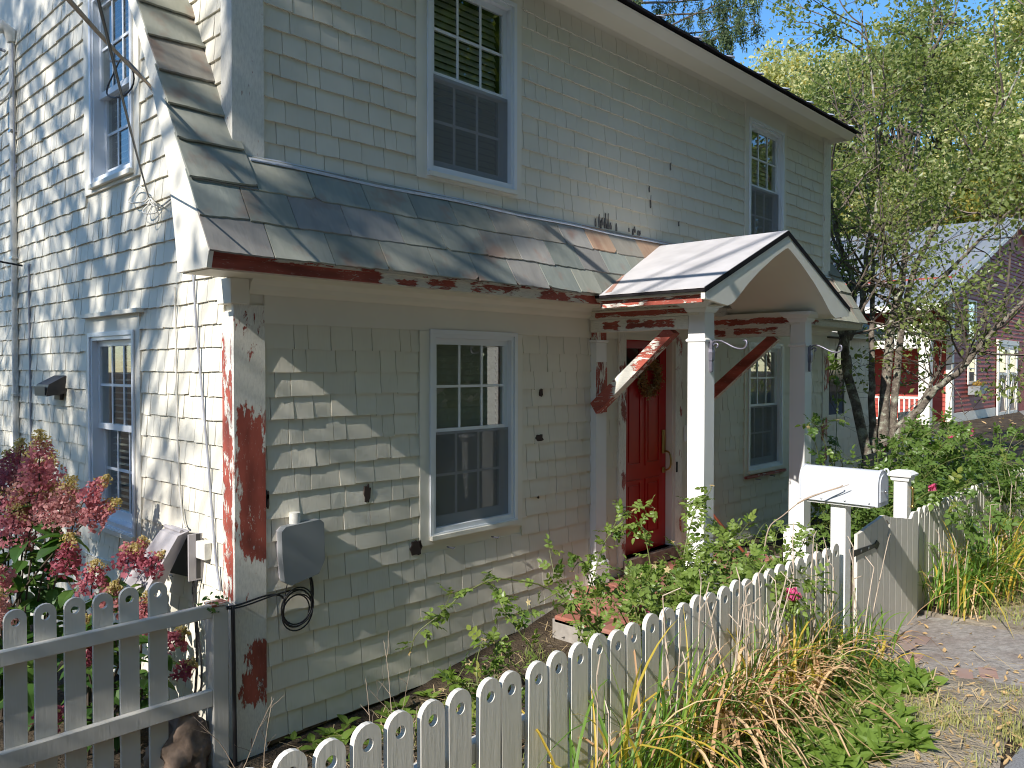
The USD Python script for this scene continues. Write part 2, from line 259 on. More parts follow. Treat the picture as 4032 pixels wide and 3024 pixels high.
# ground
M['soil'] = mat('soil', {'tc': ('geometry', {}), 'n': ('noise_texture', {'scale': 3.0, 'detail': 8, 'roughness': .7}), 'n2': ('noise_texture', {'scale': 60.0, 'detail': 5}),
    'r': ('rgb_ramp', {'ramp': [(.3, (.035, .025, .017)), (.5, (.075, .055, .036)), (.68, (.13, .10, .065)), (.8, (.09, .10, .035))]}), 'b': ('bump', {'strength': 1.0, 'distance': .03}), 'p': ('principled_bsdf', {'roughness': .95, 'specular_ior_level': .2})},
    [('tc.position', 'n.vector'), ('tc.position', 'n2.vector'), ('n.fac', 'r.fac'), ('r.color', 'p.base_color'), ('n2.fac', 'b.height'), ('b.normal', 'p.normal')], surface='p.BSDF')
M['asphalt'] = plain('asphalt', (.19, .19, .195), rough=.9, nscale=150, namp=.35, bump=.6, bscale=220)
M['drive'] = plain('driveway_tarmac', (.20, .185, .17), rough=.9, nscale=12, namp=.2, bump=.4)
M['path'] = mat('worn_path', {'tc': ('geometry', {}), 'n': ('noise_texture', {'scale': 2.6, 'detail': 7, 'roughness': .62}), 'n2': ('noise_texture', {'scale': 90.0, 'detail': 5}), 'n3': ('noise_texture', {'scale': 24.0, 'detail': 6, 'roughness': .7}),
    'r': ('rgb_ramp', {'ramp': [(.3, (.23, .175, .15)), (.46, (.31, .27, .24)), (.60, (.37, .34, .31)), (.72, (.35, .26, .22))]}), 'r3': ('rgb_ramp', {'ramp': [(.35, (.62, .6, .58)), (.65, (1.1, 1.1, 1.1))]}), 'c': ('mix', {'mix_type': 'multiply', 'fac': 1.0}),
    'b': ('bump', {'strength': .7, 'distance': .012}), 'p': ('principled_bsdf', {'roughness': .9})},
    [('tc.position', 'n.vector'), ('tc.position', 'n2.vector'), ('tc.position', 'n3.vector'), ('n.fac', 'r.fac'), ('n3.fac', 'r3.fac'), ('r.color', 'c.color1'), ('r3.color', 'c.color2'), ('c.color', 'p.base_color'), ('n2.fac', 'b.height'), ('b.normal', 'p.normal')], surface='p.BSDF')

# ---------------------------------------------------------------- ground
def gz(x, y):
    x = np.asarray(x, float); y = np.asarray(y, float)
    inner = np.interp(x, [-2.0, 1.2, 2.8, 9, 24], [-.02, 0.0, .24, .30, .52])
    fence = np.interp(x, [-3, .9, 2.0, 2.8, 4, 9, 24], [.50, .50, .455, .395, .355, .40, .55])
    out = np.where(y > -.5, inner, np.interp(-y, [.5, 2.25, 3.3, 3.6], [0, 1, 2, 2.0001]))
    t1 = np.clip((-y - .7) / 1.6, 0, 1); t1 = t1 ** 1.6
    t2 = np.clip((-y - 2.25) / 1.05, 0, 1)
    z = inner * (1 - t1) + fence * t1
    z = z + (np.interp(x, [0, 9, 24], [.50, .52, .56]) - fence) * t2
    return z
xs = np.r_[-400, -150, -60, -30, -15, np.arange(-8, 14.01, .16), np.arange(15, 40, 1.5), 60, 120, 400]
ys = np.r_[-400, -120, -40, -16, -9, -6, np.arange(-4.5, 3.01, .12), 4, 6, 9, 14, 22, 35, 60, 120, 400]
gx, gy = np.meshgrid(xs, ys, indexing='ij'); g = gz(gx, gy)
near = (np.abs(gx) < 14) & (gy > -3.25) & (gy < 3)
g = g + near * (meshkit.fbm(np.stack([gx * 2.2, gy * 2.2, gx * 0], -1), 4, 3) - .5) * .06
g = np.where((gx > 2.4) & (gx < 4.25) & (gy < -2.2) & (gy > -3.5), gz(gx, gy) - .03, g)
g = np.where(gy < -3.2, gz(gx, gy) - .03, g)
nx, ny = gx.shape; idx = np.arange(nx * ny).reshape(nx, ny)
q = np.stack([idx[:-1, :-1], idx[1:, :-1], idx[1:, 1:], idx[:-1, 1:]], -1).reshape(-1, 4)
top('ground', (np.stack([gx, gy, g], -1).reshape(-1, 3), q), M['soil'], kind='structure', smooth=True)
def sheet(poly_fn_left, poly_fn_right, t, dz, n=12):
    a = np.stack([poly_fn_left(s) for s in t]); b = np.stack([poly_fn_right(s) for s in t])
    w = np.linspace(0, 1, n); p = a[:, None] * (1 - w)[None, :, None] + b[:, None] * w[None, :, None]
    z = gz(p[..., 0], p[..., 1]) + dz
    i = np.arange(len(t) * n).reshape(len(t), n)
    return np.concatenate([p, z[..., None]], -1).reshape(-1, 3), np.stack([i[:-1, :-1], i[1:, :-1], i[1:, 1:], i[:-1, 1:]], -1).reshape(-1, 4)
wob = lambda x, s: .05 * math.sin(x * 3.1 + s) + .03 * math.sin(x * 7.7 + 2 * s)
t = np.r_[-60, -30, -10, np.arange(-5, 9, .2), 12, 16, 20, 30, 60, 120]
M['dirt'] = mat('verge_dirt', {'tc': ('geometry', {}), 'n': ('noise_texture', {'scale': 3.5, 'detail': 8, 'roughness': .7}), 'n2': ('noise_texture', {'scale': 80.0, 'detail': 5}),
    'r': ('rgb_ramp', {'ramp': [(.3, (.14, .11, .075)), (.45, (.27, .225, .17)), (.6, (.37, .32, .255)), (.75, (.43, .38, .31))]}), 'b': ('bump', {'strength': 1.0, 'distance': .02}), 'p': ('principled_bsdf', {'roughness': .95, 'specular_ior_level': .2})},
    [('tc.position', 'n.vector'), ('tc.position', 'n2.vector'), ('n.fac', 'r.fac'), ('r.color', 'p.base_color'), ('n2.fac', 'b.height'), ('b.normal', 'p.normal')], surface='p.BSDF')
tv = np.arange(-5, 14, .15)
pv = []
for s_ in tv:
    for w_ in np.linspace(0, 1, 10):
        y_ = -2.52 + .05 * math.sin(s_ * 4) - w_ * .83; pv.append([s_, y_, float(gz(s_, y_)) + .002 + .014 * (meshkit.fbm(V([s_ * 5, y_ * 5, 0]), 3, 2)) - (.05 if (2.78 - .14 * (-2.22 - y_) / 1.25 < s_ < 4.0 - .58 * (-2.22 - y_) / 1.25) else 0) - .03 * (w_ == 0) - .03 * (w_ > .93)])
iv = np.arange(len(pv)).reshape(len(tv), 10)
top('verge', (V(pv), np.stack([iv[:-1, :-1], iv[1:, :-1], iv[1:, 1:], iv[:-1, 1:]], -1).reshape(-1, 4)), M['dirt'], kind='structure', smooth=True)
top('road', sheet(lambda s: V([s, -3.34 - .02 * s + wob(s, 1)]), lambda s: V([s, -10.0]), t, .004, 8), M['asphalt'], kind='structure', smooth=True)
top('path', sheet(lambda s: V([2.62 - .14 * s + .3 * wob(s * 3, 2), -2.22 - 1.25 * s]), lambda s: V([4.10 - .58 * s, -2.24 - 1.2 * s]), np.linspace(0, 1, 16), .006, 16), M['path'], kind='structure', smooth=True)
top('driveway', sheet(lambda s: V([s, -3.2 + np.clip(s - 9, 0, 99) * .25]), lambda s: V([s, -3.3 + np.clip(s - 9, 0, 99) * .02]), np.r_[np.arange(9, 45, 1.0)], .010, 8), M['drive'], kind='structure', smooth=True)

# ================================================================ the white house
H = thing('shingled_house', 'white shingled two storey house with slate pent roof and peeling red trim', 'house')
XR = 8.06
WINS_F = [dict(a=(1.39, 2.225), z=(1.015, 2.40), meet=1.71, ca=(1.297, 2.303), cz=(.955, 2.40), low=True),
          dict(a=(5.915, 6.72), z=(1.035, 2.42), meet=1.73, ca=(5.83, 6.80), cz=(.985, 2.42), low=True),
          dict(a=(1.372, 2.215), z=(3.467, 4.835), meet=4.14, ca=(1.272, 2.29), cz=(3.415, 4.98), low=False),
          dict(a=(5.90, 6.715), z=(3.467, 4.835), meet=4.14, ca=(5.808, 6.80), cz=(3.415, 4.98), low=False)]
DOOR = dict(a=(3.64, 4.44), z=(.46, 2.45))
WINS_G = [dict(a=(1.33, 2.13), z=(1.03, 2.39), meet=1.73, ca=(1.24, 2.215), cz=(.98, 2.51), low=True),
          dict(a=(1.32, 2.05), z=(3.46, 4.80), meet=4.09, ca=(1.22, 2.20), cz=(3.405, 4.95), low=False)]
front = sbox(0, .02, XR, 5.06)
for w in WINS_F: front = front.difference(sbox(w['a'][0], w['z'][0], w['a'][1], w['z'][1]))
front = front.difference(sbox(DOOR['a'][0], DOOR['z'][0], DOOR['a'][1], DOOR['z'][1]))
gable = Polygon([(.122, .02), (.122, 5.06), (3.2, 6.5), (7, 5.2), (7, .02)])
for w in WINS_G: gable = gable.difference(sbox(w['a'][0], w['z'][0], w['a'][1], w['z'][1]))
FW = part(H, 'front_wall', MB().extrude(front, -.12, 0, FRONT), M['trim'])
GW = part(H, 'gable_wall', MB().extrude(gable, -.12, 0, GABLE), M['trim'])
part(H, 'far_wall', MB().extrude(Polygon([(.122, .02), (.122, 5.06), (3.2, 6.5), (7, 5.2), (7, .02)]), -XR, -XR + .12, GABLE), M['shingle'])
part(H, 'back_wall', MB().box(.12, XR - .12, 6.88, 7.0, .02, 5.2), M['shingle'])
part(H, 'floor', MB().box(.12, XR - .12, .12, 6.88, .3, .42).box(.12, XR - .12, .12, 6.88, 2.72, 2.9), M['inside'])
part(H, 'partition', MB().box(.12, XR - .12, 3.0, 3.08, .42, 5.2), M['inside'])
part(H, 'foundation', MB().box(.04, XR - .04, .02, 6.9, -.4, .02), M['stone'])
# shed roof of the upper storey
rp = Polygon([(-.36, 5.07), (3.2, 6.62), (7.3, 5.1), (7.3, 5.04), (3.2, 6.5), (-.30, 5.05)])
def ROOF(a, b, d): return np.stack([d, a, b], 1)
part(H, 'upper_roof', MB().extrude(rp, -.30, XR + .02, ROOF), M['drip'])

# --- shingles
def shingle(mb, T, a0, a1, z0, z1, butt, tilt=0.0, skew=0.0):
    b0 = butt
    v = [T1(T, a0, z0 + skew, b0), T1(T, a1, z0 - skew, b0 + tilt), T1(T, a1, z1, .0035), T1(T, a0, z1, .0035),
         T1(T, a0, z0 + skew, .0005), T1(T, a1, z0 - skew, .0005), T1(T, a1, z1, .0005), T1(T, a0, z1, .0005)]
    mb.hexa(V(v[:4]), V(v[4:]))
def shingle_field(wall, T, rows, region_fn, holes, wmin, wmax, dist, keep, seed, butt=(.012, .016), gap=.0018):
    """rows: list of (z0, z1) ; region_fn(z) -> (a0, a1); holes: (a0,a1,z0,z1) to leave out"""
    r = np.random.default_rng(seed); todo = []
    for z0, z1 in rows:
        a0, a1 = region_fn(z0); a = a0 - r.uniform(0, wmax) * .8
        zc = (z0 + min(z1, z0 + .13)) / 2
        while a < a1:
            w = r.uniform(wmin, wmax); s0, s1 = max(a, a0), min(a + w, a1); a += w
            segs = [(s0, s1)]
            for h0, h1, hz0, hz1 in holes:
                if hz0 - .015 < zc < hz1 + .015 and z0 < hz1 - .03:
                    segs = [x for (p, q) in segs for x in ((p, min(q, h0)), (max(p, h1), q)) if x[1] - x[0] > .004]
            for p, q in segs:
                if q - p > .012: todo.append((p + gap, q - gap, z0 + r.normal(0, .0022), z1, r.uniform(*butt), r.normal(0, .0022), r.normal(0, .0014)))
    todo.sort(key=lambda s: dist(.5 * (s[0] + s[1]), s[2]))
    rest = MB()
    for i, s in enumerate(todo):
        m = MB() if i < keep else rest
        shingle(m, T, *s)
        if i < keep: part(wall, 'shingle', m, M['shingle'])
    if rest.n: part(wall, 'shingles', rest, M['shingle'], kind='stuff')
low_z = [.02, .155, .30, .45, .592, .735, .88, 1.015, 1.16, 1.293, 1.43, 1.57, 1.711, 1.853, 1.988, 2.124, 2.26]
rows = [(z, min(z + .163, 2.402)) for z in low_z]
up_z = [3.30, 3.42, 3.545, 3.675, 3.805, 3.935, 4.065, 4.195, 4.325, 4.455, 4.585, 4.715, 4.84]
rows_u = [(z, min(z + .152, 4.985)) for z in up_z]
hol = [(*w['ca'], *w['cz']) for w in WINS_F] + [(3.53, 4.56, .30, 2.6), (3.15, 3.325, 0, 2.6), (4.90, 5.07, 0, 2.6)]
df = lambda a, z: math.dist((a, 0, z), CAM)
shingle_field(FW, FRONT, rows + rows_u, lambda z: (.168, 7.885), hol, .085, .24, df, 300, 11, butt=(.0155, .019), gap=.0022)
gz_rows = [.02, .155, .29, .425, .56, .69, .825, .96, 1.027 + .068, 1.23, 1.37, 1.505, 1.64, 1.78, 1.92, 2.06, 2.20, 2.33, 2.465, 2.60, 2.735, 2.87, 3.0, 3.13, 3.265, 3.40, 3.535, 3.67, 3.805, 3.94, 4.075, 4.21, 4.345, 4.48, 4.615, 4.75, 4.885]
gz_rows = [.085, .22, .355, .49, .625, .76, .895, 1.027, 1.162, 1.302, 1.441, 1.577, 1.714, 1.853, 1.99, 2.129, 2.268, 2.399, 2.532, 2.667, 2.80, 2.936, 3.064, 3.20, 3.333, 3.466, 3.60, 3.737, 3.869, 4.006, 4.139, 4.284, 4.42, 4.555, 4.69, 4.825, 4.96]
rows_g = [(.02, .1)] + [(z, z + .158) for z in gz_rows]
holg = [(*w['ca'], *w['cz']) for w in WINS_G]
dg = lambda a, z: math.dist((0, a, z), CAM) + (5 if a > 4.4 else 0) + (3 if (z > 3.0 and a < (z - 2.72) / 1.79 - .37 + .05 and z < 3.3) else 0)
shingle_field(GW, GABLE, rows_g, lambda z: (.112, 6.2), holg, .07, .15, dg, 300, 12, butt=(.017, .021))

# --- subdivided boards with a peel mask
def board(x0, x1, y0, y1, z0, z1, step, fn, c=0.0):
    m = trimesh.creation.box(bounds=[[x0, y0, z0], [x1, y1, z1]])
    v, f = trimesh.remesh.subdivide_to_size(m.vertices, m.faces, max_edge=step)
    mm = trimesh.Trimesh(v, f, process=False); mm.merge_vertices(); v, f = np.array(mm.vertices), np.array(mm.faces)
    return (v, f), np.clip(fn(v), 0, 1.2)
def blobs(*bl):
    """each: (x0,x1,y0,y1,z0,z1,strength) soft boxes; None = any"""
    def fn(v):
        out = np.zeros(len(v)) - .35
        for b in bl:
            d = np.zeros(len(v))
            for k in range(3):
                lo, hi = b[2 * k], b[2 * k + 1]
                if lo is not None: d = np.maximum(d, np.maximum(lo - v[:, k], v[:, k] - hi))
            out = np.maximum(out, b[6] * (1 - np.clip(d / (b[7] if len(b) > 7 else .085), 0, 2)))
        return out
    return fn
def peel_board(name, b, material, fn, step=.03, label=None):
    m, p = board(*b, step, fn); return part(H, name, m, material, peel=p, label=label)
N = None
# corner boards
peel_board('corner_board', (-.022, .166, -.022, 0, -.12, 2.50), M['peel_v'], blobs((.03, .13, N, N, 1.50, 1.86, .92), (.04, .17, N, N, 1.12, 1.7, .86), (.02, .1, N, N, 1.5, 1.9, .72), (.09, .17, N, N, .36, .58, .84), (.05, .13, N, N, .30, .42, .80), (.07, .11, N, N, 2.2, 2.4, .35)), label='corner board flaking to red primer')
peel_board('corner_board', (-.022, -.001, .0, .112, -.08, 2.46), M['peel_v'], blobs((N, N, .01, .10, .9, 2.12, .60), (N, N, .01, .055, 1.0, 1.9, .66), (N, N, .06, .1, 2.15, 2.3, .6)), label='corner board edge flaking to red primer')
part(H, 'corner_block', mdata(rb(-.05, .06, -.05, .112, 2.50, 2.64)), M['trim'])
peel_board('corner_board', (.0, .166, -.024, 0, 3.322, 5.04), M['peel_v'], blobs())
peel_board('corner_board', (-.024, 0, -.024, .10, 3.33, 5.04), M['peel_v'], blobs())
peel_board('corner_board', (7.89, XR + .02, -.022, 0, 0, 2.50), M['peel_v'], blobs((7.92, 8.0, N, N, 1.3, 1.5, .7), (7.95, 8.05, N, N, 1.9, 2.3, .6), (7.9, 8.0, N, N, .8, 1.1, .6)))
peel_board('corner_board', (7.87, XR + .02, -.024, 0, 3.3, 5.04), M['peel_v'], blobs())
# frieze, soffit and fascia of the pent roof
part(H, 'frieze_board', MB().box(.166, XR - .17, -.018, 0, 2.402, 2.56), M['trim'])
fr = Polygon([(0, 2.56), (.03, 2.56), (.05, 2.585), (.055, 2.61), (.085, 2.64), (0, 2.64)])
part(H, 'crown_moulding', MB().extrude(fr, .062, XR, lambda a, b, d: np.stack([d, -a, b], 1)), M['trim'])
part(H, 'soffit', MB().box(-.29, XR + .28, -.30, .0, 2.64, 2.655), M['soffit'])
peel_board('fascia', (-.29, XR + .28, -.322, -.300, 2.648, 2.738), M['peel_h'], blobs((-.3, .42, N, N, N, N, 1.05), (.5, .72, N, N, 2.65, 2.72, .85), (.9, .98, N, N, 2.66, 2.72, .5), (1.15, 1.32, N, N, 2.68, 2.75, .6), (1.5, 1.95, N, N, 2.69, 2.75, .62), (2.2, 2.45, N, N, 2.66, 2.72, .7), (2.5, 2.75, N, N, 2.66, 2.75, .55), (2.74, 2.82, N, N, N, N, .9), (6, 7, N, N, 2.66, 2.72, .5)), step=.04, label='fascia flaking to red primer')
peel_board('fascia_moulding', (-.295, XR + .285, -.338, -.322, 2.706, 2.738), M['peel_h'], blobs((-.3, .05, N, N, N, N, .95), (.05, .4, N, N, N, N, .45), (.6, .7, N, N, N, N, .6), (1.1, 2.6, N, N, N, N, .42)), step=.04)
# pent roof: sloping deck, slates
KY = 1 / 1.76
def py(z): return -.37 + (z - 2.72) * KY
deck = Polygon([(-.345, 2.738), (0, 2.738), (0, 3.31), (py(3.31) + .03, 3.31)])
part(H, 'roof_deck', MB().extrude(deck, -.285, XR + .275, lambda a, b, d: np.stack([d, a, b], 1)), M['dark'])
SR = part(H, 'slate_roof', MB().box(-.28, XR + .27, -.30, -.29, 2.74, 2.80), M['dark'])
def slate(x0, x1, z0, z1, th, material, seed, sk=0.0, lift=0.0):
    r = np.random.default_rng(seed); n = 12
    xx = np.linspace(x0, x1, n)
    nrm = V([0, -1, KY]); nrm /= np.linalg.norm(nrm)
    zb = z0 + r.normal(0, .0016, n) + np.linspace(-1, 1, n) * sk
    if r.random() < .3: zb[0 if r.random() < .5 else -1] += r.uniform(.01, .025)
    bot = np.stack([xx + r.normal(0, .002, n), py(zb) + 0, zb], 1); topp = np.stack([xx, py(np.full(n, z1)), np.full(n, z1)], 1)
    bo, to = bot + nrm * (.010 + th + lift), topp + nrm * (.004 + th * .6)
    bi, ti = bot + nrm * (.009 + lift), topp + nrm * .002
    jag = bi + nrm * th * .35; jag[:, 2] -= .004
    v = np.vstack([to, bo, jag, bi, ti]); f = []
    for k in range(4):
        for i in range(n - 1): f.append([k * n + i, k * n + i + 1, (k + 1) * n + i + 1, (k + 1) * n + i])
    for i in (0, n - 1):
        f += [[i, n + i, 2 * n + i, 2 * n + i], [i, 2 * n + i, 3 * n + i, 4 * n + i]]
    part(SR, 'slate', (v, V(f)), material)
rs = np.random.default_rng(5)
srow = [(2.712, 2.905, .14), (2.903, 3.105, -.06), (3.098, 3.31, .1)]
for ri, (z0, z1, off) in enumerate(srow):
    x = -.335
    edges = [x]
    first = {0: [.018, .385, .76, 1.14, 1.495, 1.85, 2.19, 2.55, 2.82], 1: [-.06, .22, .57, .96, 1.305, 1.685, 2.02, 2.37, 2.72, 3.05], 2: [.045, .41, .787, 1.155, 1.515, 1.87, 2.26, 2.64, 2.98, 3.3]}[ri]
    edges += first
    while edges[-1] < XR + .33 - .4: edges.append(edges[-1] + rs.uniform(.3, .4))
    edges.append(XR + .335)
    for a, b in zip(edges[:-1], edges[1:]):
        c = .5 * (a + b)
        pw = [.30, .30 if c < .6 else .1, .12, .15, .0, .15]
        if ri == 2 and c > 2.0: pw = [0, 0, .2, .1, .7, 0]
        elif ri == 1 and c > 1.8: pw = [.25, .1, .3, .25, .05, .05]
        elif ri == 1: pw = [.35, .2, .05, .25, 0, .15]
        elif ri == 0 and c > .6: pw = [.4, .12, .2, .1, 0, .18]
        pw = V(pw, float); mt = SLATE[rs.choice(6, p=pw / pw.sum())]
        slate(a + .003, b - .003, z0, z1 + .05 if ri < 2 else z1, rs.uniform(.008, .011), mt, int(rs.integers(1e6)), rs.normal(0, .004))
# the steep strip of roof between rake and dormer cheek, both ends
sz = [3.105, 3.32, 3.52, 3.73, 3.955, 4.165, 4.38, 4.60, 4.82, 5.03]
for side in (0, 1):
    for i in range(len(sz) - 1):
        xa, xb = (-.335, .03) if side == 0 else (XR - .03, XR + .335)
        if side == 0 and i == 0: xa, xb = -.335, .042
        slate(xa, xb, sz[i], sz[i + 1] + .04, .011, SLATE[[0, 0, 5, 2, 0, 5, 0, 2, 0][i]], 900 + i + 20 * side, rs.normal(0, .006), .012)
    dk = Polygon([(py(3.2) + .01, 3.2), (py(5.06) + .01, 5.06), (py(5.06) + .08, 5.06), (py(3.2) + .08, 3.2)])
    part(H, 'roof_deck', MB().extrude(dk, *((-.29, -.026) if side == 0 else (XR + .026, XR + .29)), lambda a, b, d: np.stack([d, a, b], 1)), M['dark'])
# rake boards following the flare
lowc = bez([(.0, 2.645), (.02, 2.78), (.055, 2.95), (.105, 3.17), (.17, 3.36), (.255, 3.56), (.385, 3.84), (.50, 4.05), (.64, 4.28), (.80, 4.56), (1.06, 5.02)], 40)
zz = np.linspace(5.02, 2.74, 30)
upc = np.stack([py(zz) + .006, zz], 1)
rake = Polygon(np.vstack([lowc, upc, [[-.338, 2.70], [-.322, 2.645]]]))
for x0, x1 in ((-.318, -.292), (XR + .282, XR + .308)):
    part(H, 'rake_board', MB().extrude(rake, x0, x1, lambda a, b, d: np.stack([d, a, b], 1)), M['trim'])
lowr = [(p[0] - .015, p[1]) for p in lowc]
part(H, 'rake_soffit', MB().extrude(Polygon([(p[0] - .035, p[1]) for p in lowc] + [(p[0] - .02, p[1]) for p in lowc[::-1]]), -.292, -.024, lambda a, b, d: np.stack([d, a, b], 1)), M['soffit'])
# flashing where the slates meet the upper wall
fls = (MB(), MB())
xx = np.linspace(.06, XR - .05, 90); r = np.random.default_rng(3)
for i in range(89):
    a, b = xx[i], xx[i + 1]; z = 3.292 + .004 * math.sin(a * 5) ; zb = 3.292 + .004 * math.sin(b * 5)
    fls[int(a > 4)].hexa(V([[a, -.014, z + .035], [b, -.014, zb + .035], [b, -.072, zb - .004], [a, -.072, z - .004]]), V([[a, -.003, z + .033], [b, -.003, zb + .033], [b, -.070, zb - .012], [a, -.070, z - .012]]))
for fl in fls: part(H, 'flashing', fl, M['flash'])
# upper eave
part(H, 'upper_soffit', MB().box(-.30, XR - .02, -.305, 0, 5.04, 5.052), M['soffit'])
part(H, 'upper_frieze', MB().extrude(Polygon([(0, 4.985), (.018, 4.985), (.02, 5.015), (.045, 5.04), (0, 5.04)]), .0, XR, FRONT), M['trim'])
part(H, 'upper_crown', MB().extrude(Polygon([(.25, 5.0), (.262, 5.0), (.30, 5.022), (.335, 5.045), (.345, 5.058), (.25, 5.058)]), -.30, XR - .02, lambda a, b, d: np.stack([d, -a, b - .012 + 0 * a], 1)), M['trim'])
es = MB()
for i in range(40):
    a = -.32 + i * .212; r1 = rs.normal(0, .003)
    part(H, 'eave_slate', MB().hexa(V([[a, -.375 + r1, 5.064], [a + .209, -.375 + r1, 5.064 + rs.normal(0, .002)], [a + .209, -.12, 5.172], [a, -.12, 5.172]]), V([[a, -.372 + r1, 5.086], [a + .209, -.372 + r1, 5.086], [a + .209, -.12, 5.19], [a, -.12, 5.19]])), M['drip'])
for i in range(9):
    a = 3.0 + i * .60
    part(H, 'snow_guard', MB().hexa(V([[a, -.39, 5.088], [a + .075, -.39, 5.088], [a + .075, -.30, 5.12], [a, -.30, 5.12]]), V([[a + .05, -.39, 5.108], [a + .07, -.39, 5.108], [a + .07, -.31, 5.135], [a + .05, -.31, 5.135]])), M['flash'])
part(H, 'eave_return', MB().box(XR - .02, XR + .0, -.30, 0, 4.99, 5.06), M['trim'])

# --- windows
def window(T, w, blind, slat_open, hood=False):
    a0, a1 = w['a']; z0, z1 = w['z']; mz = w['meet']; c0, c1 = w['ca']; cz0, cz1 = w['cz']
    def bx(mb, p0, p1, q0, q1, d0, d1): return mb.extrude(sbox(p0, q0, p1, q1), d0, d1, T)
    fr_ = MB(); rim = sbox(a0, z0, a1, z1).difference(sbox(a0 + .045, z0 + .045, a1 - .045, z1 - .045))
    fr_.extrude(rim, -.10, .022, T)
    fr_.extrude(sbox(a0 - .012, z0 - .004, a1 + .012, z1 + .012).difference(sbox(a0 + .018, z0 + .012, a1 - .018, z1 - .018)), .0225, .034, T)
    W = part(H, 'window', fr_, M['vinyl'])
    part(W, 'casing', MB().extrude(sbox(c0, cz0, c1, cz1).difference(sbox(a0, z0, a1, z1)), .0005, .0205, T), M['trim'])
    if hood: bx_ = part(W, 'hood', bx(MB(), c0 - .05, c1 + .02, cz1, cz1 + .028, 0, .06), M['trim'])
    ia, ib = a0 + .045, a1 - .045
    for sash, (s0, s1, d) in enumerate(((mz - .02, z1 - .045, -.018), (z0 + .045, mz + .02, -.052))):
        st = .042
        part(W, 'sash', MB().extrude(sbox(ia, s0, ib, s1).difference(sbox(ia + st, s0 + (st if sash == 0 else st + .02), ib - st, s1 - st)), d - .032, d, T), M['vinyl'])
        g0, g1, h0, h1 = ia + st, ib - st, s0 + (st if sash == 0 else st + .02), s1 - st
        cols = np.linspace(g0, g1, 4); rws = np.linspace(h0, h1, 3)
        for i in range(3):
            for j in range(2):
                part(W, 'pane', bx(MB(), cols[i] + .001, cols[i + 1] - .001, rws[j] + .001, rws[j + 1] - .001, d - .018, d - .0155), M['glass'])
        for i in (1, 2): part(W, 'muntin', bx(MB(), cols[i] - .009, cols[i] + .009, h0, h1, d - .0135, d - .007), M['vinyl'])
        part(W, 'muntin', bx(MB(), g0, g1, rws[1] - .009, rws[1] + .009, d - .0138, d - .0065), M['vinyl'])
        if sash == 1 and w.get('screen', True):
            part(W, 'insect_screen', bx(MB(), ia, ib, z0 + .045, mz, -.012, -.0105), M['screen'])
    # blinds behind the glass
    zt, zb = z1 - .07, z0 + .07
    n = int((zt - zb) / .046)
    for i in range(n):
        z = zb + (i + .5) * (zt - zb) / n; h = (.004, .012) if slat_open else (.022, .010)
        v = [T1(T, ia + .02, z - h[0], -.125 + h[1]), T1(T, ib - .02, z - h[0], -.125 + h[1]), T1(T, ib - .02, z + h[0], -.125 - h[1]), T1(T, ia + .02, z + h[0], -.125 - h[1])]
        part(W, 'blind_slat', MB().hexa(V(v), V(v) + V([0, 0, .002])), blind)
    part(W, 'sill', bx(MB(), a0 - .01, a1 + .01, z0 - .03, z0, -.02, .05), M['trim'])
    return W
for i, w in enumerate(WINS_F):
    window(FRONT, w, M['blind'], False)
for i, w in enumerate(WINS_G):
    w['screen'] = False; window(GABLE, w, M['blind_light'], True, hood=(i == 0))
# peeled sill below the porch window
peel_board('window_apron', (5.83, 6.80, -.05, -.021, .955, .985), M['peel_h'], blobs((5.83, 6.8, N, N, N, N, .75)))
# dark bare spots where paint is gone, hooks under the sill
for (x, z, w, h, sd) in ((.868, 1.36, .028, .10, 1), (2.52, 1.96, .022, .06, 2), (2.50, 1.61, .05, .05, 3), (1.265, .955, .05, .09, 4), (.178, 1.40, .01, .08, 5), (2.49, 1.15, .008, .02, 6), (.176, 1.43, .012, .05, 7)):
    r = np.random.default_rng(sd); an = np.linspace(0, 2 * np.pi, 17)[:-1]; rr = r.uniform(.65, 1.1, 16)
    part(H, 'bare_patch', MB().extrude(Polygon(np.stack([x + w * rr * np.cos(an), z + h * .6 * rr * np.sign(np.sin(an)) * np.abs(np.sin(an)) ** .6], 1)).buffer(0), .010, .0205, FRONT), M['bare'])
r = np.random.default_rng(8)
for i in range(20):
    x = 3.2 + (r.uniform(0, .30) if i < 14 else r.uniform(.34, .66)); z = 3.326 + r.uniform(0, .03); h = r.uniform(.03, .13) * (1 if i < 14 else .6); w_ = r.uniform(.004, .014)
    pts = [(x - w_, z), (x + w_, z), (x + w_ * r.uniform(.6, 1.3), z + h * .4), (x + w_ * .3, z + h * .7), (x + w_ * .2, z + h), (x - w_ * .3, z + h * .9), (x - w_ * r.uniform(.5, 1.2), z + h * .5)]
    part(H, 'bare_patch', MB().extrude(Polygon(pts).buffer(0), .012, .0195 + .0002 * i, FRONT), M['grey_wood'])
for x, z, h in ((4.35, 4.0, .08), (4.02, 3.60, .12), (4.0, 3.74, .06), (4.5, 3.5, .05)):
    part(H, 'bare_patch', MB().extrude(Polygon([(x - .004, z), (x + .007, z + h * .1), (x + .003, z + h * .5), (x + .006, z + h), (x - .005, z + h * .7)]), .010, .0195, FRONT), M['grey_wood'])
for x, z in ((1.545, .915), (1.98, .92), (6.1, .93), (6.45, .935)):
    part(H, 'sill_hook', MB().tube([(x, -.012, z), (x, -.05, z), (x + .015, -.062, z - .006), (x + .03, -.055, z - .002)], .005, 6), M['iron'])

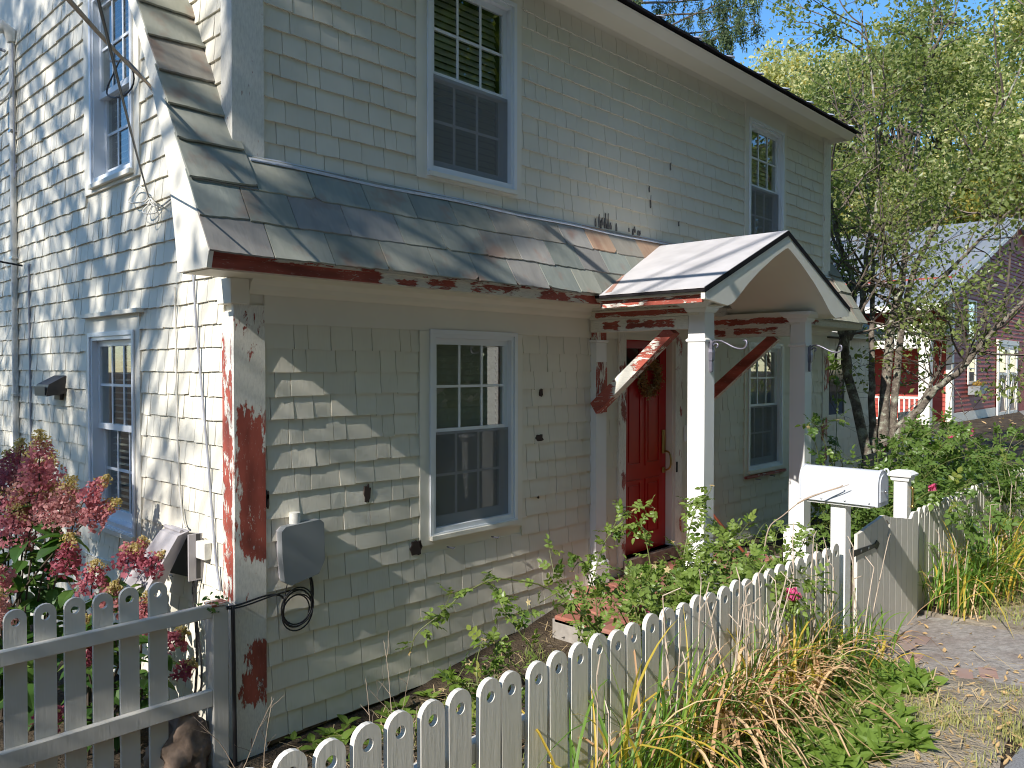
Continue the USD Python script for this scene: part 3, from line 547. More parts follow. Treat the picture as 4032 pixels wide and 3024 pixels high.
# --- porch
PX0, PX1, PYF = 2.77, 5.39, -1.29
CXR, RZ, EZ = 4.08, 3.255, 2.705
def CT(a, b, d): return np.stack([a, d, b], 1)
CAN = part(H, 'porch_canopy', MB().extrude(Polygon([(PX0 + .03, EZ - .005), (CXR, RZ - .02), (PX1 - .03, EZ - .005), (PX1 - .06, EZ - .045), (CXR, RZ - .07), (PX0 + .06, EZ - .045)]), PYF + .02, -.03, CT), M['soffit'])
for s, (xa, xb) in enumerate(((PX0, CXR), (CXR, PX1))):
    za, zb = (EZ, RZ) if s == 0 else (RZ, EZ)
    nx = 10; X = np.linspace(xa, xb, nx); Z = np.linspace(za, zb, nx)
    a = V([[xa, PYF, za], [xb, PYF, zb], [xb, -.012, zb], [xa, -.35, za]]) if s == 0 else V([[xa, PYF, za], [xb, PYF, zb], [xb, -.35, zb], [xa, -.012, za]])
    part(CAN, 'tin_panel', MB().hexa(a, a + V([0, 0, .006])), M['canopy'])
    a2 = a + V([0, 0, -.012]); e = -.010 if s == 0 else .010
    part(CAN, 'drip_edge', MB().hexa(V([[xa, PYF - .006, za - .035], [xb, PYF - .006, zb - .035], [xb, PYF - .006, zb + .003], [xa, PYF - .006, za + .003]]), V([[xa, PYF - .001, za - .035], [xb, PYF - .001, zb - .035], [xb, PYF - .001, zb + .003], [xa, PYF - .001, za + .003]])), M['drip'])
part(CAN, 'drip_edge', MB().box(PX0 - .004, PX0 + .016, PYF, -.35, EZ - .022, EZ - .001), M['drip'])
st = V([[2.80, -.42, EZ + .0205], [3.42, -.10, EZ + .2805], [3.49, -.17, EZ + .3095], [2.90, -.52, EZ + .0625]])
def onslope(x): return EZ + (x - PX0) * (RZ - EZ) / (CXR - PX0) + .0075
for k, (p, q, w) in enumerate((((2.80, -.42), (3.55, -.12), .05), ((2.79, -.36), (3.3, -.06), .03))):
    p, q = V(p), V(q); n = V([q[1] - p[1], p[0] - q[0]]); n = n / np.linalg.norm(n) * w
    pts = [p, p + .5 * (q - p) + n * .25, q, q + n * .3, p + .6 * (q - p) + n * .8, p + n]
    v = V([[a[0], a[1], onslope(a[0]) + .0005 * k] for a in pts]); part(CAN, 'rust_streak', (v, V([[0, 1, 5], [1, 4, 5], [1, 2, 4], [2, 3, 4]])), M['rust'])
# rake trim with an arched underside
_ax = np.linspace(-.98, .98, 41); arch = [(CXR + a, float(np.interp(abs(a), [0, .06, .25, .5, .68, .80, .88, .94, .98], [3.118, 3.10, 3.015, 2.885, 2.775, 2.69, 2.635, 2.61, 2.60]))) for a in _ax]
gbl = Polygon([(PX0 + .01, EZ - .033), (PX0 + .01, EZ - .075), (PX0 + .12, 2.62), (CXR - .98, 2.60)] + list(arch) + [(CXR + .98, 2.60), (PX1 - .12, 2.62), (PX1 - .01, EZ - .075), (PX1 - .01, EZ - .033), (CXR, RZ - .03)])
part(CAN, 'arched_trim', MB().extrude(gbl.buffer(0), PYF + .001, PYF + .032, CT), M['trim'])
vault = list(arch)
vv = MB()
for i in range(len(vault) - 1):
    (xa, za), (xb, zb) = vault[i], vault[i + 1]
    vv.hexa(V([[xa, PYF + .032, za], [xb, PYF + .032, zb], [xb, -.01, zb], [xa, -.01, za]]), V([[xa, PYF + .032, za + .012], [xb, PYF + .032, zb + .012], [xb, -.01, zb + .012], [xa, -.01, za + .012]]))
part(CAN, 'vaulted_ceiling', vv, M['soffit'])
# beams
for bx0, bx1 in ((3.11, 3.25), (4.86, 5.0)):
    peel_board('porch_beam', (bx0, bx1, -1.05, -.03, 2.545, 2.625), M['peel_y'], blobs((bx0 - .01, bx0 + .01, -.95, -.1, 2.57, 2.605, .72, .025)), label='porch beam flaking to red primer')
    peel_board('porch_beam', (bx0 + .012, bx1 - .012, -.95, -.03, 2.445, 2.543), M['peel_y'], blobs((bx0 - .01, bx0 + .02, -.3, -.16, 2.47, 2.515, .70, .025), (bx0 - .01, bx0 + .02, -.82, -.4, 2.475, 2.515, .68, .025)), label='lower porch beam flaking to red primer')
    part(H, 'beam_moulding', MB().box(bx0 - .02, bx1 + .02, -1.12, -.03, 2.625, 2.66), M['trim'])
peel_board('canopy_fascia', (PX0 + .055, PX0 + .075, -1.24, -.36, 2.612, 2.672), M['peel_y'], blobs((N, N, -1.3, -.3, 2.6, 2.7, .62)), label='canopy fascia flaking to red primer')
part(H, 'canopy_moulding', MB().box(PX0 + .025, PX0 + .055, -1.27, -.36, 2.668, 2.684), M['trim'])
part(H, 'canopy_soffit', MB().box(PX0 + .075, 3.09, -1.25, -.03, 2.662, 2.672).box(5.02, PX1 - .06, -1.25, -.03, 2.662, 2.672), M['soffit'])
part(H, 'canopy_fascia', MB().box(PX1 - .075, PX1 - .055, -1.24, -.36, 2.612, 2.672), M['trim'])
# braces
for bx in (3.135, 4.89):
    a0, a1 = V([-.03, 1.80]), V([-.80, 2.44]); d = (a1 - a0) / np.linalg.norm(a1 - a0); n = V([-d[1], d[0]]) * .052
    pl = Polygon([tuple(a0 - n + d * .03), tuple(a1 - n - d * .02), tuple(a1 + n * .6), tuple(a0 + n * 1.0 + d * .02)])
    m = trimesh.creation.extrude_polygon(pl, .085, engine='earcut'); v, f = trimesh.remesh.subdivide_to_size(m.vertices, m.faces, .03)
    mm = trimesh.Trimesh(v, f, process=False); mm.merge_vertices(); v, f = np.array(mm.vertices), np.array(mm.faces)
    v = np.stack([bx + v[:, 2], v[:, 0], v[:, 1]], 1)
    mask = blobs((N, N, -.2, -.03, N, N, .8), (N, N, -.72, -.45, N, N, .52), (N, N, -.85, -.72, N, N, .8))(v) if bx < 4 else np.where(v[:, 0] < bx + .02, 1.0, .25)
    part(H, 'porch_brace', (v, f), M['peel_y'], peel=mask, label='diagonal brace with red patches' if bx < 4 else 'diagonal brace worn to dark red')
# posts
FLOOR = .34
def ring_stack(x0, x1, y0, y1, prof):
    """square column mouldings from (z, grow) pairs"""
    mb = MB(); L = [V([[x0 - g, y0 - g, z], [x1 + g, y0 - g, z], [x1 + g, y1 + g, z], [x0 - g, y1 + g, z]]) for z, g in prof]
    for a, b in zip(L[:-1], L[1:]): mb.hexa(a, b)
    return mb
for px in (3.11, 4.86):
    P = part(H, 'porch_post', ring_stack(px, px + .142, -1.10, -.958, [(FLOOR, -.002), (FLOOR + .1, 0), (2.35, 0), (2.57, -.004)]), M['post'])
    part(P, 'capital', ring_stack(px, px + .142, -1.10, -.958, [(2.565, .004), (2.585, .018), (2.60, .022), (2.605, .04), (2.628, .062), (2.632, .068), (2.655, .068)]), M['post'])
    part(P, 'neck_moulding', ring_stack(px, px + .142, -1.10, -.958, [(2.343, .001), (2.349, .010), (2.358, .012), (2.366, .010), (2.372, .001)]), M['post'])
    part(P, 'plinth', ring_stack(px, px + .142, -1.10, -.958, [(FLOOR, .034), (FLOOR + .32, .034), (FLOOR + .345, .024), (FLOOR + .355, .012)]), M['post'])
    W2 = ring_stack(px + .04, px + .182, -.07, -.0005, [(.32, 0), (2.36, 0)])
    PI = part(H, 'pilaster', W2, M['post'])
    part(PI, 'pilaster_cap', ring_stack(px + .04, px + .182, -.07, -.012, [(2.362, .004), (2.37, .012), (2.384, .012)]), M['post'])
    peel_board('pilaster_head', (px + .04, px + .182, -.068, -.001, 2.386, 2.60), M['peel_v'], blobs((N, N, N, N, 2.4, 2.5, .5)))
    if px < 4:
        peel_board('pilaster_patch', (px + .036, px + .1855, -.0735, -.0705, 1.78, 2.2), M['peel_v'], blobs((N, N, N, N, 1.78, 2.2, .6)))
        part(PI, 'pilaster_base', ring_stack(px + .04, px + .182, -.07, -.012, [(.0, .02), (.52, .02), (.54, .004)]), M['post'])
# porch floor and steps in brick
PF = part(H, 'porch_floor', MB().box(2.86, 5.25, -1.18, -.015, -.1, FLOOR - .012).box(3.2, 4.9, -1.5, -1.18, -.1, FLOOR - .13), M['mortar'])
r = np.random.default_rng(21)
for j in range(6):
    for i in range(12):
        x = 2.86 + i * .2 + (0 if j % 2 else -.1); y = -1.18 + j * .196
        part(PF, 'brick', mdata(rb(max(x, 2.84) + .005, min(x + .19, 5.27), y + .004, y + .186, FLOOR - .05, FLOOR + r.normal(0, .003), .006)), M['brick'])
for k in range(5):
    z = .02 + k * .066
    for j in range(6): part(PF, 'brick', mdata(rb(2.835, 2.93, -1.18 + j * .2 + (.1 if k % 2 else 0) - .1, -1.18 + j * .2 + (.1 if k % 2 else 0) + .09, z - .001 - .004, z + .055, .006)), M['brick'])
# step block at the left of the porch
ST = part(H, 'porch_step', MB().box(2.33, 2.82, -.92, -.3, -.2, .30), M['mortar'])
for j in range(3):
    for i in range(2):
        part(ST, 'brick', mdata(rb(2.33 + i * .25, 2.575 + i * .25, -.92 + j * .205, -.72 + j * .205, .27, .325 + r.normal(0, .004), .012)), M['brick'])
# door with casing
part(H, 'door_casing', MB().extrude(sbox(3.53, .40, 3.64, 2.50).union(sbox(4.44, .40, 4.56, 2.50)), .0005, .024, FRONT), M['trim'])
for cx0, cx1 in ((3.532, 3.638), (4.442, 4.556)):
    zs = r.uniform(.5, 2.4, 8); pts = [((cx0 + r.uniform(0, .08)), (cx0 + r.uniform(.08, .11)), N, N, z, z + r.uniform(.02, .12), r.uniform(.35, .6)) for z in zs]
    peel_board('door_casing', (cx0, cx1, -.0265, -.0245, .42, 2.48), M['peel_v'], blobs(*pts), label='door casing with red flakes')
part(H, 'door_head', MB().box(3.53, 4.56, -.03, -.0255, 2.452, 2.56), M['trim'])
part(H, 'door_jamb', MB().box(3.64, 3.655, -.0, .11, .46, 2.45).box(4.425, 4.44, 0, .11, .46, 2.45).box(3.655, 4.425, 0, .11, 2.43, 2.45), M['trim'])
part(H, 'door_sill', MB().box(3.6, 4.48, -.06, .11, .36, .46), M['stone'])
DR = part(H, 'front_door', MB().extrude(sbox(3.657, .462, 4.423, 2.428).difference(sbox(3.76, 2.13, 4.02, 2.33)).difference(sbox(4.06, 2.13, 4.32, 2.33)), -.115, -.07, FRONT), M['door'])
for x0, x1 in ((3.76, 4.01), (4.07, 4.32)):
    for z0, z1 in ((.60, 1.13), (1.25, 2.03)):
        ring = sbox(x0, z0, x1, z1).difference(sbox(x0 + .03, z0 + .03, x1 - .03, z1 - .03))
        part(DR, 'panel', MB().extrude(ring, -.07, -.062, FRONT).extrude(sbox(x0 + .05, z0 + .05, x1 - .05, z1 - .05), -.07, -.064, FRONT), M['door'])
    part(DR, 'pane', MB().box(x0 - .0, x1 + .01, .092, .096, 2.13, 2.33), M['glass'])
part(DR, 'handle_plate', mdata(rb(4.345, 4.395, .052, .07, 1.34, 1.565, .006)), M['brass'])
part(DR, 'handle', MB().tube(bez([(4.37, .055, 1.36), (4.37, .0, 1.355), (4.37, -.02, 1.30), (4.37, -.015, 1.22), (4.37, .03, 1.185), (4.37, .06, 1.18)], 14), .009, 8), M['brass'], smooth=True)
part(DR, 'handle_plate', mdata(rb(4.35, 4.39, .052, .07, 1.155, 1.21, .006)), M['brass'])
part(H, 'door_latch', mdata(rb(4.452, 4.475, -.036, -.024, 1.16, 1.26, .004)), M['black'])
BELL = part(H, 'door_bell', mdata(rb(4.60, 4.645, -.035, -.012, 1.44, 1.60, .01)), M['post'])
part(BELL, 'button', mdata(rb(4.61, 4.635, -.040, -.034, 1.46, 1.56, .003)), M['black'])

# ---- east wing, set back
WG = thing('shingled_wing', 'low white shingled wing behind the leaning tree trunks', 'house')
wy = .5
WW = part(WG, 'wall', MB().box(XR + .001, 11.08, wy, 4.5, 0, 2.62), M['trim'])
shingle_field(WW, lambda a, b, d: np.stack([a, wy - d, b], 1), [(z, z + .16) for z in np.arange(.3, 2.5, .135)], lambda z: (XR + .03, 11.0), [(9.25, 9.95, 1.42, 2.48)], .09, .2, lambda a, z: -z, 260, 31)
part(WG, 'window', MB().extrude(sbox(9.26, 1.43, 9.94, 2.47).difference(sbox(9.31, 1.48, 9.89, 2.42)), 0, .025, lambda a, b, d: np.stack([a, wy - d, b], 1)), M['trim'])
part(WG, 'pane', MB().box(9.31, 9.89, wy - .012, wy - .006, 1.48, 2.42), plain('black_pane', (.008, .009, .012), rough=.1, namp=0, bump=0))
part(WG, 'corner_board', MB().box(11.0, 11.10, wy - .022, wy, 0, 2.62), M['trim'])
part(WG, 'roof', MB().hexa(V([[XR + .05, wy - .22, 2.66], [11.25, wy - .22, 2.66], [11.25, 3, 3.7], [XR + .05, 3, 3.7]]), V([[XR + .05, wy - .22, 2.72], [11.25, wy - .22, 2.72], [11.25, 3, 3.78], [XR + .05, 3, 3.78]])), SLATE[1])
part(WG, 'fascia', MB().box(XR + .05, 11.25, wy - .2, wy - .02, 2.59, 2.655), M['trim'])

# ================================================================ fences, gate, mailbox
def picket_poly(w, z0, z1, hole=True, n=10):
    r_ = w / 2; a = np.linspace(0, np.pi, n)
    p = Polygon([(-r_, z0), (r_, z0)] + [(r_ * math.cos(t), z1 - r_ + r_ * math.sin(t)) for t in a])
    return p.difference(Point(0, z1 - r_ - .012).buffer(.019, 6)) if hole else p
def picket(fence, x, y0, y1, z0, z1, w=.089, lean=0.0, label=None):
    pl = picket_poly(w, z0, z1)
    part(fence, 'picket', MB().extrude(pl, y0, y1, lambda a, b, d: np.stack([x + a + (b - z0) * lean, d, b], 1)), M['fence'], label=label)
M['nail'] = plain('nail_rust', (.22, .15, .10), rough=.8)
r = np.random.default_rng(41)
F1 = thing('picket_fence', 'white picket fence with round pierced tops in front of the porch', 'fence')
FX = [-1.045 + .1205 * i for i in range(-5, 31)]
for x in FX:
    zt = 1.135 - .0045 * (x + 1.0) + r.normal(0, .006)
    picket(F1, x + r.normal(0, .003), -2.288, -2.268, .33, zt, w=.096, lean=r.normal(0, .008))
for z in (.50, .86):
    part(F1, 'rail', mdata(rb(-1.7, 2.66, -2.266, -2.226, z, z + .07, .004)), M['fence'])
for x in (-1.5, .42): part(F1, 'fence_post', mdata(rb(x, x + .085, -2.225, -2.14, .1, 1.0, .004)), M['fence'])
F2 = thing('picket_fence', 'white picket fence right of the gate, half hidden under the rose bush', 'fence')
for i in range(36):
    x = 4.14 + .1205 * i
    picket(F2, x, -2.288, -2.268, .38, 1.135 + r.normal(0, .005), lean=r.normal(0, .004))
for z in (.52, .90): part(F2, 'rail', mdata(rb(4.06, 8.45, -2.266, -2.226, z, z + .07, .004)), M['fence'])
for x in (6.2,): part(F2, 'fence_post', mdata(rb(x, x + .085, -2.225, -2.14, .2, 1.05, .004)), M['fence'])
F3 = thing('picket_fence', 'low picket fence with its rails facing out, joined to the house corner', 'fence')
for i, x in enumerate([-.434, -.5755, -.704, -.828, -.957, -1.081, -1.205, -1.33, -1.455, -1.58]):
    picket(F3, x, -.008, .012, .06, 1.049 + r.normal(0, .004), w=.092, lean=r.normal(0, .002))
for z0, z1 in ((.815, .885), (.338, .428)):
    part(F3, 'rail', mdata(rb(-1.7, -.165, -.048, -.010, z0, z1, .004)), M['fence'])
PO = part(F3, 'fence_post', mdata(rb(-.166, -.074, -.05, .04, -.15, .872, .006)), M['fence'], label='square end post against the house corner')
m, p = board(-.168, -.072, -.052, .042, .8725, .884, .03, lambda v: np.full(len(v), .62)); part(F3, 'post_top', m, M['peel_h'], peel=p, label='worn post top with pink primer')
# gate
G = thing('garden_gate', 'white board garden gate with scrolled top and black strap hinge', 'gate')
gtop = bez([(2.86, 1.130), (2.95, 1.140), (3.05, 1.158), (3.21, 1.178), (3.27, 1.190), (3.33, 1.187), (3.40, 1.168), (3.53, 1.145), (3.70, 1.118), (3.80, 1.100), (3.835, 1.112), (3.86, 1.135), (3.95, 1.135)], 60)
gx0, gx1, nb = 2.86, 3.955, 10
def gate_y(x): return -2.302 - (x - 2.86) * .02
hole = Polygon([(3.33, 1.155), (3.36, 1.15), (3.40, 1.12), (3.405, 1.075), (3.38, 1.045), (3.345, 1.045), (3.375, 1.07), (3.38, 1.10), (3.36, 1.13)])
for i in range(nb):
    a, b = gx0 + (gx1 - gx0) * i / nb + .0025, gx0 + (gx1 - gx0) * (i + 1) / nb - .0025
    xs_ = np.linspace(a, b, 8); zt = np.interp(xs_, gtop[:, 0], gtop[:, 1])
    pl = Polygon([(b, .40 - .004 * i), (a, .40 - .004 * i)] + list(zip(xs_, zt))).buffer(0).difference(hole)
    part(G, 'gate_board', MB().extrude(pl, 0, .020, lambda x, z, d: np.stack([x, gate_y(x) + d, z], 1)), M['fence'])
part(G, 'gate_rail', mdata(rb(2.88, 3.94, -2.285, -2.255, .55, .64, .004)), M['fence'])
part(G, 'gate_rail', mdata(rb(2.88, 3.94, -2.285, -2.255, .95, 1.03, .004)), M['fence'])
hg = Polygon([(2.80, 1.003), (3.14, 1.008), (3.165, .99), (3.19, 1.003), (3.21, 1.02), (3.19, 1.037), (3.165, 1.05), (3.14, 1.032), (2.80, 1.043)])
HG = part(G, 'strap_hinge', MB().extrude(hg, -.006, 0, lambda x, z, d: np.stack([x, gate_y(x) + d - .0005, z], 1)), M['black'])
for x in (2.9, 3.02): part(HG, 'bolt', mdata(rb(x - .008, x + .008, gate_y(x) - .012, gate_y(x) - .006, 1.015, 1.031, .003)), M['steel'])
GP = thing('gate_post', 'white square post with stepped cap at the latch side of the gate', 'post')
part(GP, 'post', mdata(rb(3.93, 4.022, -2.255, -2.163, .2, 1.36, .003)), M['post'])
part(GP, 'post_cap', ring_stack(3.93, 4.022, -2.255, -2.163, [(1.34, .002), (1.345, .014), (1.36, .018), (1.372, .018), (1.376, .034), (1.392, .038), (1.412, .012), (1.416, 0)]), M['post'])
LT = part(GP, 'latch', MB().tube([(3.99, -2.262, 1.15), (3.99, -2.275, 1.17), (3.99, -2.275, 1.28), (3.99, -2.262, 1.30)], .006, 6), M['brass'])
for z in (1.16, 1.29): part(LT, 'latch_knob', trimesh.creation.icosphere(1, .014).apply_translation([3.985, -2.275, z]), M['brass'], smooth=True)
MP = thing('mailbox_post', 'white square post under the mailbox at the gate hinge', 'post')
part(MP, 'post', mdata(rb(2.712, 2.802, -2.285, -2.195, .15, 1.328, .003)), M['post'])
part(MP, 'shelf', mdata(rb(2.68, 2.81, -2.44, -2.06, 1.328, 1.346, .003)), M['post'])
MX0, MX1, MY0, MY1, MZ = 2.66, 2.826, -2.475, -2.03, 1.3475
mbp = unary_union([sbox(MX0, MZ, MX1, MZ + .12), Point((MX0 + MX1) / 2, MZ + .12).buffer((MX1 - MX0) / 2, 12)])
MBX = thing('mailbox', 'white arched metal mailbox standing on the gate post', 'mailbox')
def MT(a, b, d): return np.stack([a, d, b], 1)
part(MBX, 'body', MB().extrude(mbp, MY0, MY1, MT), M['mailbox'], smooth=30)
dp = mbp.buffer(.005)
part(MBX, 'door', MB().extrude(dp, MY0 - .016, MY0 - .001, MT).extrude(mbp.buffer(-.022), MY0 - .021, MY0 - .016, MT), M['mailbox'], smooth=30)
part(MBX, 'rim', MB().extrude(mbp.buffer(.004).difference(mbp.buffer(-.004)), MY1, MY1 + .008, MT), M['mailbox'])
part(MBX, 'latch', MB().tube(bez([(2.743, MY0 - .02, MZ + .205), (2.743, MY0 - .035, MZ + .215), (2.743, MY0 - .045, MZ + .20), (2.743, MY0 - .04, MZ + .18)], 8), .006, 6), M['mailbox'])
part(MBX, 'door_knob', trimesh.creation.icosphere(1, .010).apply_translation([2.743, MY0 - .03, MZ + .08]), M['steel'], smooth=True)
for y in (-2.44, -2.30, -2.16): part(MBX, 'rivet', trimesh.creation.icosphere(1, .006).apply_translation([MX0 - .001, y, MZ + .014]), M['steel'], smooth=True)
# long far picket fence of the neighbour's garden by the tree trunks
FB = thing('garden_fence', 'white plank fence behind the leaning tree trunks', 'fence')
for i in range(13): part(FB, 'plank', MB().box(11.3 + i * .17, 11.42 + i * .17, .15, .17, .3, 1.45 - (.5 if i > 3 else 0)), M['fence'])
part(FB, 'rail', MB().box(11.3, 13.5, .172, .20, .75, .82), M['fence'])

# ================================================================ things on the walls
TB = thing('telecom_box', 'grey rounded utility box on the front wall beside the peeling corner board', 'utility box')
bp = unary_union([sbox(.222, .905, .505, 1.262)]).buffer(-.04).buffer(.04)
bpoly = Polygon([(.225, 1.10), (.222, 1.225), (.25, 1.25), (.475, 1.262), (.50, 1.24), (.505, 1.02), (.465, .945), (.28, .91), (.24, .935)]).buffer(-.015).buffer(.015)
part(TB, 'cover', MB().extrude(bpoly, .045, .095, FRONT), M['boxgrey'], smooth=40)
part(TB, 'back_plate', MB().extrude(bpoly.buffer(-.012), .012, .0445, FRONT), M['boxwarm'])
part(TB, 'latch', MB().box(.504, .509, -.08, -.06, 1.06, 1.09), M['black'])
part(TB, 'conduit_cap', MB().tube([(.335, -.045, 1.25), (.335, -.045, 1.315)], .032, 12), M['cable_white'], smooth=40)
CO = thing('cable_coil', 'coil of black cable hanging below the grey utility box', 'cable')
r = np.random.default_rng(51)
for k in range(4):
    a = np.linspace(0, 2 * np.pi, 28); R0 = .088 + .006 * k
    part(CO, 'loop', MB().tube(np.stack([.352 + .006 * r.normal() + R0 * np.cos(a) * 1.0, np.full(28, -.035 - .006 * k), .745 + .012 * r.normal() + R0 * 1.05 * np.sin(a)], 1), .0045, 5), M['black'], smooth=True)
part(CO, 'cable', MB().tube(bez([(.44, -.045, .92), (.455, -.045, .85), (.448, -.045, .76), (.42, -.045, .70)], 12), .006, 5), M['black'], smooth=True)
part(CO, 'cable', MB().tube(bez([(.43, -.05, .92), (.44, -.05, .84), (.438, -.05, .74)], 10), .005, 5), M['black'], smooth=True)
part(CO, 'cable', MB().tube(bez([(-.09, -.06, .86), (.05, -.045, .86), (.17, -.04, .868), (.26, -.04, .835), (.262, -.04, .75), (.30, -.04, .68)], 20), .006, 5), M['black'], smooth=True)
part(CO, 'cable', MB().tube(bez([(-.09, -.06, .85), (.05, -.05, .845), (.2, -.045, .862), (.34, -.045, .865), (.41, -.045, .83)], 20), .005, 5), M['black'], smooth=True)
part(CO, 'cable', MB().tube(bez([(-.055, -.055, .86), (-.05, -.055, .5), (-.045, -.055, -.1)], 12), .012, 5), M['black'], smooth=True)
part(CO, 'cable', MB().tube(bez([(.285, -.05, .92), (.27, -.05, .86), (.268, -.05, .80)], 8), .003, 5), M['black'], smooth=True)
OB = thing('open_meter_box', 'weathered grey utility box hanging open on the side wall', 'utility box')
bk = V([[-.03, .37, 1.19], [-.03, .75, 1.15], [-.03, .75, .90], [-.03, .37, .93]])
part(OB, 'back_plate', MB().hexa(bk, bk - V([.026, 0, 0])), M['black'])
part(OB, 'side_plate', MB().box(-.10, -.0, .372, .384, .92, 1.19), M['boxwarm'])
lo = V([[-.07, .42, 1.205], [-.07, .66, 1.205], [-.20, .80, .90], [-.20, .50, .875]]); li = lo + V([-.075, -.01, -.02]); li[2:] += V([-.03, 0, .005])
part(OB, 'lid', MB().hexa(lo, li), M['boxwarm'])
part(OB, 'hinge_pin', MB().tube([(-.11, .44, 1.20), (-.11, .66, 1.205)], .012, 8), M['boxwarm'])
part(OB, 'latch', MB().tube([(-.24, .77, .93), (-.275, .775, .925)], .014, 8), M['boxgrey'])
part(OB, 'wire', MB().tube(bez([(-.03, .45, .92), (-.04, .44, .75), (-.05, .38, .5), (-.05, .42, .2), (-.04, .45, 0)], 16), .008, 5), M['black'], smooth=True)
part(OB, 'wire', MB().tube(bez([(-.03, .41, .92), (-.045, .40, .70), (-.05, .33, .45), (-.05, .40, .1)], 16), .006, 5), M['black'], smooth=True)
SB = top('junction_box', mdata(rb(-.06, -.012, .268, .372, 1.05, 1.15, .005)), M['cable_white'], 'small white junction box right of the open utility box', 'junction box')
LP = thing('flood_lamp', 'dark bronze wedge shaped wall lamp left of the lower side window', 'wall lamp')
part(LP, 'shade', MB().hexa(V([[-.015, 2.66, 2.09], [-.015, 2.92, 2.09], [-.015, 2.92, 1.95], [-.015, 2.66, 1.95]]), V([[-.14, 2.65, 2.02], [-.14, 2.93, 2.02], [-.155, 2.93, 1.93], [-.155, 2.65, 1.93]])), M['bronze'])
part(LP, 'lens', MB().box(-.162, -.156, 2.665, 2.915, 1.94, 2.005), M['black'])
part(LP, 'mount', MB().box(-.04, 0, 2.72, 2.85, 1.90, 1.95), M['bronze'])
SP = thing('service_mast', 'white electrical conduit with weatherhead running up the side wall', 'conduit')
part(SP, 'pipe', MB().tube([(-.035, 3.87, .6), (-.035, 3.87, 5.0)], .026, 10), M['cable_white'], smooth=40)
part(SP, 'weatherhead', MB().tube([(-.035, 3.87, 4.98), (-.05, 3.87, 5.06), (-.10, 3.88, 5.10), (-.16, 3.9, 5.06)], [.04, .055, .055, .035], 10), M['cable_white'], smooth=40)
for z in (1.9, 3.1, 4.2): part(SP, 'strap', MB().box(-.065, -.0, 3.835, 3.905, z, z + .02), M['steel'])
part(SP, 'wire', MB().tube(bez([(-.16, 3.9, 5.04), (-.25, 3.95, 4.7), (-.26, 4.0, 4.5), (-.15, 3.93, 4.45), (-.06, 3.84, 4.55), (-.05, 3.82, 4.75)], 24), .010, 6), M['cable_white'], smooth=True)
part(SP, 'wire', MB().tube(bez([(-.05, 3.80, 4.95), (-.045, 3.80, 4.3), (-.045, 3.80, 3.9), (-.06, 3.74, 3.78), (-.05, 3.72, 3.9)], 24), .007, 6), M['cable_grey'], smooth=True)
SPL = thing('splice_bundle', 'black cable splice hanging from the service drop at the left edge', 'cable')
part(SPL, 'splice', MB().tube([(-.30, 3.98, 4.45), (-.31, 4.02, 4.62), (-.33, 4.05, 4.75)], [.05, .065, .04], 8), M['black'], smooth=True)
def wire(name, pts, rad, material, label, n=40):
    return top(name, MB().tube(bez(pts, n), rad, 6), material, label, 'cable', smooth=True)
def sag(a, b, s, n=7):
    a, b = V(a, ), V(b); t = np.linspace(0, 1, n)[:, None]
    return a + (b - a) * t - V([0, 0, 1.0]) * s * 4 * t * (1 - t)
SERV, THIN = (-1.539, -1.989, 3.113), (-1.418, -2.006, 3.107)
wire('service_cable', sag(SERV, (-.05, .93, 3.885), .015), .008, M['twig'], 'thick twisted service cable crossing the upper side window')
wire('thin_cable', sag(THIN, (-.04, 1.03, 3.23), .02), .005, M['black'], 'thin black cable ending in a tangle under the upper side window')
wire('left_cable', sag((-7.0, 6.5, 4.6), (-.04, 3.62, 3.02), .10), .009, M['black'], 'black cable reaching the wall at the far left edge')
wire('mast_drop', sag((-7.0, 9.5, 8.6), (-.08, 3.9, 4.9), .15), .014, M['cable_grey'], 'grey service drop arriving at the weatherhead')
CT1 = thing('cable_tangle', 'tangle of thin wire loops below the upper side window', 'cable')
def loop(c, ry, rz, t0=0, rad=.005, mt='cable_white', x=-.05, parent=None):
    a = np.linspace(t0, t0 + 2 * np.pi, 26); part(parent, 'loop', MB().tube(np.stack([x + .02 * np.sin(2 * a), c[0] + ry * np.cos(a), c[1] + rz * np.sin(a)], 1), rad, 5), M[mt], smooth=True)
loop((1.17, 3.26), .13, .05, parent=CT1); loop((.98, 3.16), .09, .045, 1, parent=CT1); loop((.95, 3.13), .06, .08, 2, .004, parent=CT1)
part(CT1, 'tail', MB().tube(bez([(-.03, 1.03, 3.23), (-.04, 1.0, 3.19), (-.03, .92, 3.15), (-.025, .78, 3.17), (-.02, .64, 3.19)], 20), .006, 5), M['cable_white'], smooth=True)
CT2 = thing('cable_loop', 'black wire loop hanging beside the anchor of the service cable', 'cable')
loop((1.42, 4.06), .21, .12, 0, .006, 'black', -.06, CT2)
part(CT2, 'tail', MB().tube(bez([(-.06, 1.30, 4.15), (-.07, 1.1, 4.02), (-.05, .93, 3.86)], 10), .006, 5), M['black'], smooth=True)
wire('wall_cable', [(-.025, .70, 2.64), (-.022, .69, 2.0), (-.022, .665, 1.5), (-.03, .60, 1.25), (-.05, .52, 1.21)], .006, M['cable_white'], 'thin white cable running down to the open utility box')
wire('wall_cable', [(-.03, .44, 2.70), (-.028, .36, 2.1), (-.028, .27, 1.6), (-.028, .21, 1.2), (-.03, .13, .9)], .007, M['cable_grey'], 'grey cable hanging close to the peeling corner board')
wire('wall_cable', [(-.02, 3.52, 3.03), (-.02, 3.52, 2.4), (-.02, 3.51, 1.5), (-.02, 3.5, .9)], .010, M['cable_grey'], 'dark grey cable running down beside the white conduit')
